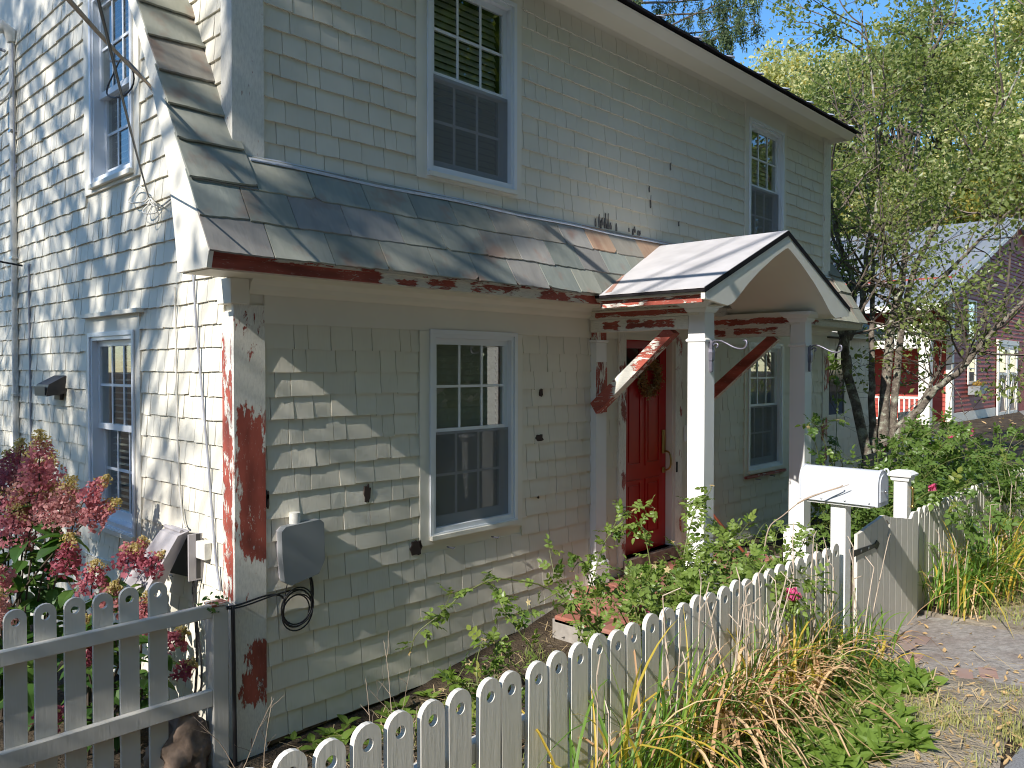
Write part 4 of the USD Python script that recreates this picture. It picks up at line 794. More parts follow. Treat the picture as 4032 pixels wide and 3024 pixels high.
wire('wall_cable', [(-.03, 3.0, .98), (-.03, 2.75, .99), (-.035, 2.5, .93), (-.03, 2.42, .80), (-.03, 2.42, .4)], .014, M['cable_white'], 'white hose bending down the wall behind the pink hydrangea')
wire('wall_cable', [(-.02, 2.9, .84), (-.02, 2.0, .78), (-.025, 1.2, .84), (-.03, .75, .87)], .006, M['cable_white'], 'thin cable running low along the side wall to the open utility box')
# hanging hooks on the posts
def hook(x, label):
    h = thing('plant_hook', label, 'hook')
    y = -1.118
    part(h, 'back_plate', ring_stack(x - .012, x + .012, -1.122, -1.1015, [(2.12, -.004), (2.13, .0), (2.20, .0), (2.21, .006), (2.27, .010), (2.29, .004), (2.34, .006), (2.36, -.006)]), M['iron'])
    a = bez([(x, y, 2.33), (x, y - .03, 2.355), (x, y - .09, 2.345), (x, y - .17, 2.305), (x, y - .235, 2.29), (x, y - .27, 2.305), (x, y - .275, 2.34), (x, y - .255, 2.345)], 30)
    part(h, 'arm', MB().tube(a, .0075, 6), M['iron'], smooth=True)
    t = np.linspace(0, 1.6 * np.pi, 14); part(h, 'scroll', MB().tube(np.stack([np.full(14, x), y - .035 + .022 * np.cos(t) * (1 - t / 9), 2.315 + .022 * np.sin(t) * (1 - t / 9)], 1), .006, 6), M['iron'], smooth=True)
hook(3.185, 'scrolled iron plant hook on the sunlit left porch post')
hook(4.935, 'scrolled iron plant hook on the shaded right porch post')
# wreath
WR = thing('door_wreath', 'dried hydrangea wreath hanging on the red front door', 'wreath')
r = np.random.default_rng(61)
def petals(c, n, spread, size, rg, flat=False):
    p = c + rg.normal(0, 1, (n, 3)) * spread; u = rg.normal(0, 1, (n, 3)); u /= np.linalg.norm(u, axis=1, keepdims=True)
    w = np.cross(u, rg.normal(0, 1, (n, 3))); w /= np.linalg.norm(w, axis=1, keepdims=True)
    s = size * rg.uniform(.7, 1.3, (n, 1)); a, b = u * s, w * s * .8
    v = np.stack([p - a, p + b * .9, p + a, p - b * .9], 1).reshape(-1, 3); k = np.arange(n)[:, None] * 4
    return v, np.hstack([k, k + 1, k + 2, k + 3])
M['wreath'] = leafmat('wreath_floret', [(0, (.22, .08, .03)), (.5, (.36, .22, .08)), (1, (.28, .20, .10))], trans=.2)
for i in range(26):
    a = i / 26 * 2 * np.pi; R0 = .135 + r.normal(0, .008)
    c = V([4.10 + R0 * math.cos(a), .035, 2.075 + R0 * 1.05 * math.sin(a)])
    part(WR, 'floret', petals(c, 60, V([.028, .014, .028]), .013, r), M['wreath'])
part(WR, 'ring', MB().tube([(4.10 + .135 * math.cos(a), .05, 2.075 + .14 * math.sin(a)) for a in np.linspace(0, 2 * np.pi, 24)], .014, 5), M['stem_dark'])
top('broom_handle', MB().tube([(5.05, -.42, .36), (4.78, -.05, .92)], .014, 8), plain('varnished_red_handle', (.22, .06, .03), rough=.4), 'reddish broom handle leaning on the wall behind the left porch post', 'broom', smooth=True)
# bench behind the mailbox
BE = thing('garden_bench', 'dark slatted garden bench beside the tree trunks', 'bench')
for i in range(4): part(BE, 'slat', MB().box(7.55, 8.75, -.62 - .01 * i, -.60 - .01 * i, .80 + i * .085, .865 + i * .085), M['black'])
for i in range(4): part(BE, 'seat_slat', MB().box(7.55, 8.75, -.72 - i * .1, -.64 - i * .1, .70, .725), M['black'])
for x in (7.6, 8.68):
    for y in (-1.02, -.66): part(BE, 'leg', MB().box(x, x + .05, y, y + .05, .25, .70), M['black'])
rk = trimesh.creation.icosphere(3, 1.0); v = rk.vertices * V([.17, .13, .24]); v = v * (1 + 1.1 * (meshkit.fbm(rk.vertices * 2.6 + 5, 5, 2)[:, None] - .5)) + V([-.30, .06, .10])
top('garden_rock', (v, rk.faces), M['stone'], 'brown rock lying under the left picket fence next to its end post', 'rock', smooth=40)

# ================================================================ the red barn house
B = thing('red_barn_house', 'red clapboard house with grey standing seam roof and white porch', 'house')
BX, BY, BZ = 24.24, 2.84, .45
part(B, 'side_wall', MB().box(BX, BX + .1, BY, 14, .3, 4.9), M['barn'])
gw = Polygon([(BX, .3), (BX, 4.85), (32.4, 7.6), (40, 5.0), (40, .3)])
part(B, 'gable_wall', MB().extrude(gw, BY, BY + .1, lambda a, b, d: np.stack([a, d, b], 1)), M['barn'])
for i in range(42):
    z = .85 + i * .135
    x1 = 40 if z < 4.9 else 32.4 + (7.55 - z) * 2.9; x0 = BX + .12 if z < 4.75 else 32.4 - (7.55 - z) * 2.96
    if z > 7.3: continue
    segs = [(x0, x1)] if z > 3.05 else [(x0, 29.45)]
    for a, b in segs: part(B, 'clapboard', MB().hexa(V([[a, BY - .032, z], [b, BY - .032, z], [b, BY - .004, z + .13], [a, BY - .004, z + .13]]), V([[a, BY - .001, z], [b, BY - .001, z], [b, BY - .001, z + .13], [a, BY - .001, z + .13]])), M['barn'])
for i in range(28):
    z = .75 + i * .135
    part(B, 'clapboard', MB().hexa(V([[BX - .03, BY + .12, z], [BX - .03, 13.9, z], [BX - .004, 13.9, z + .13], [BX - .004, BY + .12, z + .13]]), V([[BX - .001, BY + .12, z], [BX - .001, 13.9, z], [BX - .001, 13.9, z + .13], [BX - .001, BY + .12, z + .13]])), M['barn'])
part(B, 'corner_board', mdata(rb(BX - .05, BX + .16, BY - .055, BY + .12, .3, 4.8, .01)), M['trim'])
part(B, 'skirt_board', MB().box(BX + .16, 29.45, BY - .05, BY, .52, .80), M['trim'])
part(B, 'skirt_base', MB().box(BX - .02, 29.4, BY - .02, BY + .05, .0, .52), M['dark'])
rfa = V([[21.9, BY - .35, 4.02], [32.45, BY - .35, 7.76], [32.45, 14.5, 7.76], [21.9, 14.5, 4.02]])
part(B, 'roof', MB().hexa(rfa, rfa - V([0, 0, .09])), M['metalroof'])
rfb = V([[32.45, BY - .35, 7.76], [41, BY - .35, 4.7], [41, 14.5, 4.7], [32.45, 14.5, 7.76]]); part(B, 'roof', MB().hexa(rfb, rfb - V([0, 0, .09])), M['metalroof'])
for i in range(19):
    y = BY - .33 + i * .62
    a = V([[21.9, y, 4.021], [32.45, y, 7.761], [32.45, y + .03, 7.761], [21.9, y + .03, 4.021]]); part(B, 'roof_seam', MB().hexa(a, a + V([0, 0, .045])), M['metalroof'])
ra = V([[21.9, BY - .36, 3.84], [32.45, BY - .36, 7.58], [32.45, BY - .36, 7.72], [21.9, BY - .36, 3.98]]); part(B, 'rake_board', MB().hexa(ra, ra + V([0, .04, 0])), M['trim'])
part(B, 'porch_beam', MB().box(22.3, 22.55, BY, 12, 2.72, 3.1).box(22.2, 22.3, BY, 12, 3.18, 3.42), M['trim'], kind=None)
part(B, 'porch_ceiling', MB().box(22.3, BX, BY, 12, 3.1, 3.16), M['trim'])
part(B, 'eave_fascia', MB().box(21.9, 21.94, BY - .3, 14.4, 3.75, 3.93), M['trim'])
for y in (BY + .02, 5.4, 8.2, 11.0): part(B, 'porch_post', mdata(rb(22.3, 22.6, y, y + .3, .2, 2.72, .02)), M['trim'])
part(B, 'porch_floor', MB().box(22.2, BX, BY, 12, .1, .55), M['stone'])
RL = part(B, 'railing', MB().box(22.38, 22.46, BY + .3, 11, 1.28, 1.34), M['trim'])
part(B, 'railing_foot', MB().box(22.38, 22.46, BY + .3, 11, .66, .71), M['trim'])
for i in range(56): part(RL, 'baluster', MB().box(22.40, 22.44, BY + .42 + i * .14, BY + .46 + i * .14, .71, 1.28), M['trim'])
for k, (x0, x1, z0, z1) in enumerate(((26.0, 26.75, 1.75, 2.55), (25.9, 26.7, 3.1, 4.2))):
    W = part(B, 'window', MB().extrude(sbox(x0 - .1, z0 - .1, x1 + .1, z1 + .1).difference(sbox(x0, z0, x1, z1)), BY - .07, BY - .034, lambda a, b, d: np.stack([a, d, b], 1)), M['trim'])
    part(W, 'pane', MB().box(x0, x1, BY - .045, BY - .04, z0, z1), M['glass']); part(W, 'room', MB().box(x0, x1, BY - .036, BY - .033, z0, z1), M['dark'])
    part(W, 'muntin', MB().box(x0, x1, BY - .052, BY - .046, (z0 + z1) / 2 - .02, (z0 + z1) / 2 + .02), M['trim'])
WB = part(B, 'window', MB().extrude(sbox(5.2, 1.55, 6.4, 2.6).difference(sbox(5.3, 1.65, 6.3, 2.5)), .034, .06, lambda a, b, d: np.stack([BX - d, a, b], 1)), M['trim'])
part(WB, 'pane', MB().box(BX - .045, BX - .04, 5.3, 6.3, 1.65, 2.5), M['glass'])
WBX = thing('window_box', 'grey window box with orange flowers on the red wall', 'window box')
part(WBX, 'trough', MB().hexa(V([[26.0, BY - .034, 1.32], [26.95, BY - .034, 1.32], [26.95, BY - .034, 1.60], [26.0, BY - .034, 1.60]]), V([[26.05, BY - .34, 1.34], [26.9, BY - .34, 1.34], [26.95, BY - .38, 1.60], [26.0, BY - .38, 1.60]])), M['boxgrey'])
part(WBX, 'flowers', petals(V([26.45, BY - .2, 1.66]), 160, V([.25, .08, .05]), .03, r), leafmat('orange_petal', [(0, (.55, .20, .04)), (1, (.2, .25, .05))]))
for k, x0 in enumerate((29.6, 31.1)):
    D = part(B, 'barn_door', MB().extrude(sbox(x0, .42, x0 + 1.4, 2.98).difference(sbox(x0 + .16, .62, x0 + 1.24, 2.82)), BY - .09, BY - .03, lambda a, b, d: np.stack([a, d, b], 1)), M['trim'])
    part(D, 'door_panel', MB().box(x0 + .16, x0 + 1.24, BY - .05, BY - .035, .62, 1.9), M['tan']); part(D, 'pane', MB().box(x0 + .16, x0 + 1.24, BY - .05, BY - .035, 2.0, 2.82), M['glass'])
    part(D, 'door_rail', MB().box(x0 + .16, x0 + 1.24, BY - .085, BY - .052, 1.9, 2.0), M['trim'])
    for sx in (1, -1):
        a, b = (x0 + .2, .66) if sx > 0 else (x0 + 1.2, .66), (x0 + .68, 1.88)
        part(D, 'door_brace', MB().hexa(V([[a[0] - .05, BY - .08, a[1]], [a[0] + .05, BY - .08, a[1]], [b[0] + .05, BY - .08, b[1]], [b[0] - .05, BY - .08, b[1]]]), V([[a[0] - .05, BY - .052, a[1]], [a[0] + .05, BY - .052, a[1]], [b[0] + .05, BY - .052, b[1]], [b[0] - .05, BY - .052, b[1]]])), M['trim'])
part(B, 'door_head', MB().box(29.5, 32.6, BY - .1, BY - .03, 2.99, 3.15), M['trim'])

# ================================================================ plants
def unit(a): return a / (np.linalg.norm(a, axis=-1, keepdims=True) + 1e-12)
def cards(p, size, rg, aspect=.55, up_bias=.0, droop=0.0, jitter=.35):
    """leaf cards: folded diamonds, 2 triangles each"""
    n = len(p); d = unit(rg.normal(0, 1, (n, 3)) + V([0, 0, up_bias - droop]))
    s = unit(np.cross(d, rg.normal(0, 1, (n, 3)))); nn = np.cross(d, s)
    L = size * rg.uniform(1 - jitter, 1 + jitter, (n, 1)); W = L * aspect * .5
    b = p; t = p + d * L; m = p + d * L * .45 + nn * W * .35
    v = np.stack([b, m + s * W, t, m - s * W], 1).reshape(-1, 3); k = np.arange(n)[:, None] * 4
    return v, np.vstack([np.hstack([k, k + 1, k + 2]), np.hstack([k, k + 2, k + 3])])
def leaf(base, d, nrm, L, W, curl=.15, n=3):
    """one nicer leaf: outline of 2n+... with a folded midrib"""
    d = unit(V(d, float)); s = unit(np.cross(d, nrm)); nn = np.cross(s, d)
    ts = [0, .22, .5, .78, 1.0]; ws = [.06, .42, .5, .30, .0]
    mid = [base + d * L * t - nn * L * curl * t * t for t in ts]
    lf = [m + s * W * w + nn * W * w * .35 for m, w in zip(mid, ws)]; rt_ = [m - s * W * w + nn * W * w * .35 for m, w in zip(mid, ws)]
    v = V(mid + lf[1:4] + rt_[1:4]); f = [[0, 1, 5], [1, 2, 6], [1, 6, 5], [2, 3, 7], [2, 7, 6], [3, 4, 7], [0, 8, 1], [1, 9, 2], [1, 8, 9], [2, 10, 3], [2, 9, 10], [3, 10, 4]]
    return v, V(f)
def rose_leaf(base, d, rg, L=.085, size=.034):
    """compound leaf: five leaflets on a stalk"""
    mb = MB(); d = unit(V(d, float)); nrm = unit(V([0, 0, 1.0]) + rg.normal(0, .35, 3)); s = unit(np.cross(d, nrm)); nrm = np.cross(s, d)
    mb.tube([base, base + d * L], .0008, 3, cap=False)
    for t, sd in ((.42, 1), (.45, -1), (.72, 1), (.75, -1), (1, 0)):
        dd = d if sd == 0 else unit(d * .55 + s * sd)
        mb.add(*leaf(base + d * L * t, dd + rg.normal(0, .08, 3), nrm, size * rg.uniform(.8, 1.15) * (1.15 if sd == 0 else 1), size * .75, curl=rg.uniform(.0, .35)))
    return mb
def stalk_pts(p, d, L, rg, n=8, wander=.18, grav=-.04):
    pts = [V(p, float)]; d = unit(V(d, float))
    for i in range(n):
        d = unit(d + rg.normal(0, wander, 3) * .5 + V([0, 0, grav])); pts.append(pts[-1] + d * L / n)
    return V(pts)
def grow(p, d, L, rad, depth, rg, mb, tips, spread=.75, ratio=.68, kids=(2, 4), lift=.12, wander=.22):
    pts = stalk_pts(p, d, L, rg, 6, wander, lift * .12); rr = np.linspace(rad, rad * .6, len(pts)); mb.tube(pts, rr, 6 if rad > .02 else 4, cap=False)
    if depth <= 0:
        tips.append((pts, rad)); return
    if depth == 1: tips.append((pts[2:], rad))
    for k in range(rg.integers(*kids) + 1):
        i = rg.integers(2, len(pts)) if k else len(pts) - 1
        dd = unit(pts[i] - pts[i - 1]) + rg.normal(0, spread * (.6 if k == 0 else 1), 3) + V([0, 0, lift])
        grow(pts[i], dd, L * ratio * rg.uniform(.8, 1.15), rr[i] * (.8 if k == 0 else .6), depth - 1, rg, mb, tips, spread, ratio, kids, lift, wander)

# --- roses
def rose_bush(name, label, canes, rg, nleaf, nheads, mats, extra=None, flowers=0, lsize=.034, L=.085):
    R = thing(name, label, 'rose bush'); anchors = []
    for c in canes:
        pts = bez(c, 26) if len(c) > 2 else V(c)
        part(R, 'cane', MB().tube(pts, np.linspace(.0055, .0028, len(pts)), 5), M['cane'], smooth=True); anchors.append(pts)
        for k in range(rg.integers(1, 4)):
            i = rg.integers(6, len(pts) - 1); q = stalk_pts(pts[i], rg.normal(0, 1, 3) + V([0, 0, .6]), rg.uniform(.12, .34), rg, 7)
            part(R, 'cane', MB().tube(q, np.linspace(.003, .0016, len(q)), 4), M['cane'], smooth=True); anchors.append(q)
    allp = np.vstack([a[len(a) // 5:] for a in anchors]); allt = np.vstack([np.gradient(a, axis=0)[len(a) // 5:] for a in anchors])
    rest = MB()
    for i in range(nleaf):
        k = rg.integers(len(allp)); d = unit(unit(allt[k]) * .5 + rg.normal(0, .8, 3) + V([0, 0, .15]))
        m = rose_leaf(allp[k] + rg.normal(0, .004, 3), d, rg, L * rg.uniform(.7, 1.2), lsize * rg.uniform(.8, 1.2))
        if i < 290: part(R, 'leaf', m, mats[0] if rg.random() < .78 else mats[1])
        else: rest.add(*m.data())
    if rest.n: part(R, 'foliage', rest, mats[0], kind='stuff')
    ends = [a[-1] for a in anchors]
    for i in range(nheads):
        c = ends[i % len(ends)] if i < len(ends) else allp[rg.integers(len(allp))] + V([0, 0, .03]); mb = MB(); ax = unit(V([0, 0, 1.0]) + rg.normal(0, .5, 3))
        for k in range(5):
            a = k / 5 * 2 * np.pi; s = unit(np.cross(ax, [1, .3, 0])); w = np.cross(ax, s)
            mb.add(*leaf(c, s * math.cos(a) + w * math.sin(a) + ax * .25, ax, .022, .012, .2))
        part(R, 'spent_bloom', mb, M['sepal'])
    for i in range(flowers):
        c = allp[rg.integers(len(allp))] + V([0, -.02, .04])
        part(R, 'bloom', petals(c, 22, V([.014, .014, .012]), .022, rg), M['hotpink'])
    return R
r = np.random.default_rng(71)
canes = [[(1.9, -1.05, .02), (1.86, -1.03, .40), (1.794, -1.0, .589), (1.654, -.959, .723), (1.504, -.918, .825), (1.332, -.877, .88), (1.169, -.836, .913), (1.064, -.795, .879), (.988, -.755, .84), (.90, -.714, .766), (.85, -.673, .713), (.777, -.632, .656), (.764, -.591, .586), (.774, -.55, .508)],
         [(1.35, -1.15, .03), (1.256, -1.1, .482), (1.161, -1.025, .673), (1.133, -.95, .774), (1.183, -.875, .823), (1.192, -.8, .864)],
         [(1.62, -1.12, .05), (1.668, -1.1, .639), (1.86, -1.05, .861), (2.01, -1.0, .992), (2.2, -.95, 1.094), (2.361, -.9, 1.219)],
         [(2.02, -1.42, .1), (2.001, -1.4, .757), (1.969, -1.35, 1.122), (1.989, -1.3, 1.181)],
         [(2.05, -1.55, .1), (2.115, -1.5, .753), (2.318, -1.467, 1.168), (2.513, -1.433, 1.284), (2.696, -1.4, 1.356)],
         [(1.25, -1.2, .05), (1.15, -1.15, .35), (1.05, -1.05, .55), (1.0, -1.0, .62)]]
for i in range(46):
    x0, y0 = r.uniform(1.5, 3.0), r.uniform(-1.95, -1.15); x1 = x0 + r.normal(0, .30)
    canes.append([(x0, y0, .10), (x0 + (x1 - x0) * .3, y0 + r.normal(0, .05), .45), (x1, y0 + r.normal(0, .14), r.uniform(.70, .92)), (x1 + r.normal(.0, .18), y0 + r.normal(-.05, .16), r.uniform(.70, 1.02))])
for i in range(5):
    x0 = r.uniform(1.55, 2.1); canes.append([(x0, -1.7, .2), (x0 + .05, -1.9, .7), (x0 + .05, -2.12, .95), (x0 + .02, -2.31, 1.04), (x0 - .05, -2.40, .95)])
rose_bush('rose_bush', 'sprawling green rose bush in front of the porch with long arching canes', canes, r, 1750, 60, (M['rose_leaf'], M['rose_lime']), flowers=3)
canes = [[(.80, -1.22, .02), (.72, -1.2, .3), (.685, -1.2, .533), (.733, -1.15, .632), (.829, -1.1, .698)], [(.78, -1.22, .02), (.70, -1.2, .35), (.62, -1.22, .5), (.526, -1.25, .593), (.354, -1.3, .624)],
         [(.80, -1.2, .02), (.85, -1.15, .3), (.92, -1.1, .52)], [(.82, -1.2, .02), (.9, -1.25, .3), (1.02, -1.3, .46)], [(.76, -1.2, .0), (.62, -1.3, .3), (.50, -1.35, .42)]]
rose_bush('rose_bush', 'small lime green rose shoot behind the pickets below the house wall', canes, r, 85, 6, (M['rose_lime'], M['rose_leaf']))
canes = []
for i in range(75):
    x0 = 4.6 + 4.2 * r.random() ** .75; y0 = r.uniform(-1.95, -.9); hgt = r.uniform(.72, 1.02) + .40 * min(1, max(0, (x0 - 5.2) / 1.8)) * (1 if r.random() < .6 else .45)
    x1, y1 = x0 + r.normal(0, .35), y0 + r.normal(-.1, .25)
    canes.append([(x0, y0, .3), (x0 + (x1 - x0) * .4, y0 * .8 + y1 * .2, .65), (x1, y1, hgt), (x1 + r.normal(0, .3), y1 + r.normal(-.1, .25), hgt - r.uniform(-.05, .25))])
for i in range(10):
    x0 = r.uniform(4.4, 7.5); canes.append([(x0, -1.8, .4), (x0, -2.05, 1.0), (x0 - .1, -2.3, 1.22), (x0 - .3, -2.5, 1.12), (x0 - .5, -2.62, .95)])
rose_bush('rose_bush', 'large mixed rose thicket with pink blooms spilling over the right hand fence', canes, r, 2700, 40, (M['rose_leaf'], M['rose_lime']), flowers=14, lsize=.045, L=.11)
canes = [[(5.1, -1.3, .3), (4.95, -1.35, 1.1), (4.6, -1.35, 1.60), (4.35, -1.35, 1.66)], [(5.1, -1.3, .3), (5.0, -1.2, 1.2), (4.8, -1.2, 1.55)], [(5.6, -1.0, .3), (5.8, -1.0, 1.2), (6.1, -.9, 1.9), (6.2, -.8, 2.25)]]
rose_bush('rose_bush', 'tall loose rose cane rising behind the mailbox and gate', canes, r, 75, 5, (M['rose_leaf'], M['rose_lime']), lsize=.042, L=.10)
canes = [[(2.30, -2.02, .35), (2.27, -1.98, .9), (2.30, -1.99, 1.19), (2.40, -2.02, 1.26), (2.52, -2.09, 1.35), (2.58, -2.2, 1.41), (2.60, -2.345, 1.47)], [(2.50, -2.08, 1.34), (2.57, -2.18, 1.40), (2.60, -2.28, 1.445), (2.61, -2.30, 1.46)]]
T_ = thing('bare_cane', 'nearly bare thorny cane crossing in front of the white mailbox', 'twig')
for c in canes: part(T_, 'cane', MB().tube(bez(c, 24), np.linspace(.006, .002, 24), 5), M['twig'], smooth=True)

# --- hydrangeas
def panicle(parent, c, ax, h, w, rg, pinkm, cream=.25):
    n = int(620 * (h / .26)); t = rg.uniform(0, 1, n) ** .8; ax = unit(V(ax, float)); s = unit(np.cross(ax, [1, .2, .1])); q = np.cross(ax, s)
    a = rg.uniform(0, 2 * np.pi, n); rad = w * ((1 - t) ** .6 + .22 * np.sin(a * 3 + t * 9 + c[0] * 40)) * rg.uniform(.45, 1.15, n)
    p = c + ax * (t * h)[:, None] + s * (rad * np.cos(a))[:, None] + q * (rad * np.sin(a))[:, None]
    u = unit(rg.normal(0, 1, (n, 3))); ww = unit(np.cross(u, rg.normal(0, 1, (n, 3)))); sz = (.0155 * rg.uniform(.7, 1.3, n) * (1 - .55 * t))[:, None]
    v = np.stack([p - u * sz, p + ww * sz * .9, p + u * sz, p - ww * sz * .9], 1)
    top_ = t > 1 - cream * rg.uniform(.5, 1.6, n)
    for sel, mt, nm in ((~top_, pinkm, 'floret'), (top_, M['cream'], 'tip_floret')):
        m = int(sel.sum()); k = np.arange(m)[:, None] * 4; part(parent, nm, (v[sel].reshape(-1, 3), np.hstack([k, k + 1, k + 2, k + 3])), mt, kind='stuff')
def hydrangea(label, base, heads, nleaf, rg, pinkm, lsize):
    Hy = thing('hydrangea', label, 'hydrangea bush'); stems = []
    for (c, h, w, tilt) in heads:
        c = V(c, float); b = V(base) + rg.normal(0, .10, 3) * V([1, 1, 0])
        pts = bez([b, b + (c - b) * V([.25, .25, .5]), c], 14); part(Hy, 'stem', MB().tube(pts, np.linspace(.009, .005, 14), 5), M['stem_dark'], smooth=True); stems.append(pts)
        Hd = part(Hy, 'flower_head', MB().tube([c, c + V(tilt) * h * .9], [.005, .002], 5), M['stem_dark'])
        panicle(Hd, c, tilt, h, w, rg, pinkm)
    rest = MB()
    for i in range(nleaf):
        st = stems[rg.integers(len(stems))]; k = rg.integers(2, 13); a = rg.uniform(0, 2 * np.pi); d = V([math.cos(a), math.sin(a), rg.uniform(-.45, .35)])
        L = lsize * rg.uniform(.7, 1.25)
        m = MB().add(*leaf(st[k] + d * .02, d, unit(V([0, 0, 1.0]) + rg.normal(0, .3, 3)), L, L * .58, rg.uniform(.1, .5)))
        if i < 290: part(Hy, 'leaf', m, M['hyd_leaf'])
        else: rest.add(*m.data())
    if rest.n: part(Hy, 'foliage', rest, M['hyd_leaf'], kind='stuff')
r = np.random.default_rng(81)
hydrangea('tall hydrangea with large pink flower cones at the left edge', (-.75, 1.45, -.02),
    [((-.60, 1.50, 1.28), .36, .14, (.05, -.1, 1)), ((-.62, 1.78, 1.28), .34, .13, (0, .2, 1)), ((-.55, 1.16, 1.22), .30, .12, (.25, -.25, 1)), ((-.60, 1.30, 1.42), .36, .11, (.0, -.1, 1)), ((-.45, 1.0, 1.22), .24, .08, (.75, -.35, .55)), ((-.45, 1.02, 1.34), .22, .07, (.65, -.3, .8)), ((-.7, 1.95, 1.3), .32, .12, (-.1, .1, 1)), ((-.85, 1.2, .86), .26, .10, (-.3, -.3, 1)), ((-.92, .98, .70), .28, .10, (-.1, -.3, 1)), ((-.66, 1.62, 1.18), .26, .13, (.1, -.4, .8)), ((-.56, 1.36, 1.16), .30, .15, (.1, -.3, 1)), ((-.62, 1.66, 1.40), .30, .12, (.1, 0, 1)), ((-.52, 1.25, 1.18), .26, .13, (.3, -.2, .9)), ((-.68, 1.48, 1.08), .26, .15, (0, -.4, .9)), ((-.54, 1.45, 1.34), .30, .13, (.15, -.1, 1)), ((-.7, 1.75, 1.12), .28, .14, (-.1, -.2, 1))], 230, r, M['pink'], .17)
hydrangea('lower hydrangea with dusky pink flower heads behind the left picket fence', (-.42, .72, -.02),
    [((-.55, 1.02, .92), .26, .09, (.1, -.1, 1)), ((-.46, .86, .84), .20, .10, (.1, -.2, 1)), ((-.36, .62, 1.0), .17, .09, (.2, -.4, .8)), ((-.27, .52, .98), .15, .08, (.5, -.3, .7)), ((-.42, .68, .74), .22, .085, (0, -.4, 1)), ((-.36, .40, .72), .22, .07, (.1, -.4, 1)), ((-.50, .80, .60), .18, .08, (-.2, -.5, .8)), ((-.30, .14, .66), .14, .06, (.2, -.6, .6)), ((-.27, .12, .50), .14, .055, (.2, -.6, .5)), ((-.28, .75, 1.02), .15, .08, (.6, .1, .7)), ((-.60, .55, .55), .18, .07, (-.2, -.5, .9)), ((-.85, .35, .35), .18, .07, (-.1, -.5, .9))], 210, r, M['pinkdark'], .12)

# --- day lilies, stalks, weeds
def blade(p, a, L, w, arch, rg, n=9):
    d = V([math.cos(a), math.sin(a), 0]); s = V([-d[1], d[0], 0]); t = np.linspace(0, 1, n)
    out = arch * t ** 1.6; upz = t * (1 - .55 * arch / L * t) - .9 * (arch / L) ** 2 * t ** 3
    c = p + d * (out)[:, None] + V([0, 0, 1.0]) * (upz * L)[:, None] + s * (.06 * L * math.sin(rg.uniform(0, 6)) * t ** 2)[:, None]
    ww = w * np.minimum(1, .55 + t * 2) * (1 - t ** 3) * .5; nrm = V([0, 0, 1.0]) * .35
    v = np.vstack([c + s * ww[:, None] + nrm * ww[:, None], c, c - s * ww[:, None] + nrm * ww[:, None]])
    f = [[j * n + i, j * n + i + 1, (j + 1) * n + i + 1, (j + 1) * n + i] for j in range(2) for i in range(n - 1)]
    return v, V(f)
def lily_clump(x, y, label, group, nb, rg, mix, L=.55, stalks=3):
    z = float(gz(x, y)) - .01; Ly = thing('daylily_clump', label, 'daylily', group)
    for i in range(int(nb * 1.9)):
        a = rg.normal(-1.0, 1.5); l = L * rg.uniform(.6, 1.25); k = rg.choice(3, p=mix)
        arch = l * rg.uniform(.3, 1.0) * (1.15 if k == 2 else .8)
        b = blade(V([x, y, z]) + rg.normal(0, .085, 3) * V([1.6, 1.0, 0]) + V([0, 0, rg.uniform(0, .10)]), a, l, rg.uniform(.008, .018), arch, rg)
        part(Ly, 'blade', b, (M['lily_green'], M['lily_yellow'], M['lily_tan'])[k])
    for i in range(stalks):
        p = V([x, y, z]) + rg.normal(0, .10, 3) * V([1, .6, 0]); hgt = rg.uniform(.50, .82); q = stalk_pts(p, V([rg.normal(0, .12), rg.normal(0, .08), 1]), hgt, rg, 6, .05, 0)
        mb = MB().tube(q, np.linspace(.0040, .0024, len(q)), 5)
        for k in range(rg.integers(1, 3)): mb.tube([q[-1 - k], q[-1 - k] + unit(rg.normal(0, .5, 3) + V([0, 0, 1.0])) * rg.uniform(.04, .09)], [.003, .002], 4)
        part(Ly, 'stalk', mb, M['stalk'])
r = np.random.default_rng(91)
names = ['leftmost', 'second from the left', 'third from the left', 'fourth from the left', 'fifth from the left', 'sixth from the left', 'seventh from the left', 'eighth from the left', 'rightmost']
for i, (x, y, nb, mx, L, stk) in enumerate([(.12, -2.46, 30, (.62, .18, .20), .74, 2), (.48, -2.46, 34, (.50, .15, .35), .72, 3), (.80, -2.42, 40, (.36, .15, .49), .68, 4), (1.12, -2.40, 50, (.22, .12, .66), .60, 6), (1.42, -2.41, 56, (.2, .13, .67), .56, 6), (1.72, -2.43, 56, (.22, .12, .66), .52, 5), (2.02, -2.42, 46, (.42, .17, .41), .46, 4), (2.32, -2.41, 34, (.62, .18, .20), .42, 4), (2.66, -2.40, 20, (.70, .2, .10), .36, 2)]):
    lily_clump(x, y, f'faded daylily clump along the front pickets, {names[i]} of the row', 'daylilies along the front picket fence', nb, r, mx, L, stk)
nm2 = ['nearest the gate post', 'second from the gate post', 'third from the gate post', 'fourth from the gate post', 'fifth from the gate post', 'farthest from the gate post']
for i, (x, y, nb, mx, L) in enumerate([(4.22, -2.48, 70, (.68, .2, .12), .68), (4.62, -2.62, 80, (.66, .2, .14), .72), (5.1, -2.6, 80, (.55, .15, .3), .74), (5.65, -2.66, 80, (.35, .15, .5), .74), (6.3, -2.7, 80, (.25, .15, .6), .78), (7.0, -2.7, 80, (.2, .1, .7), .8)]):
    lily_clump(x, y, f'green and straw daylily clump right of the gate, {nm2[i]}', 'daylilies along the right hand fence', nb, r, mx, L, 3)
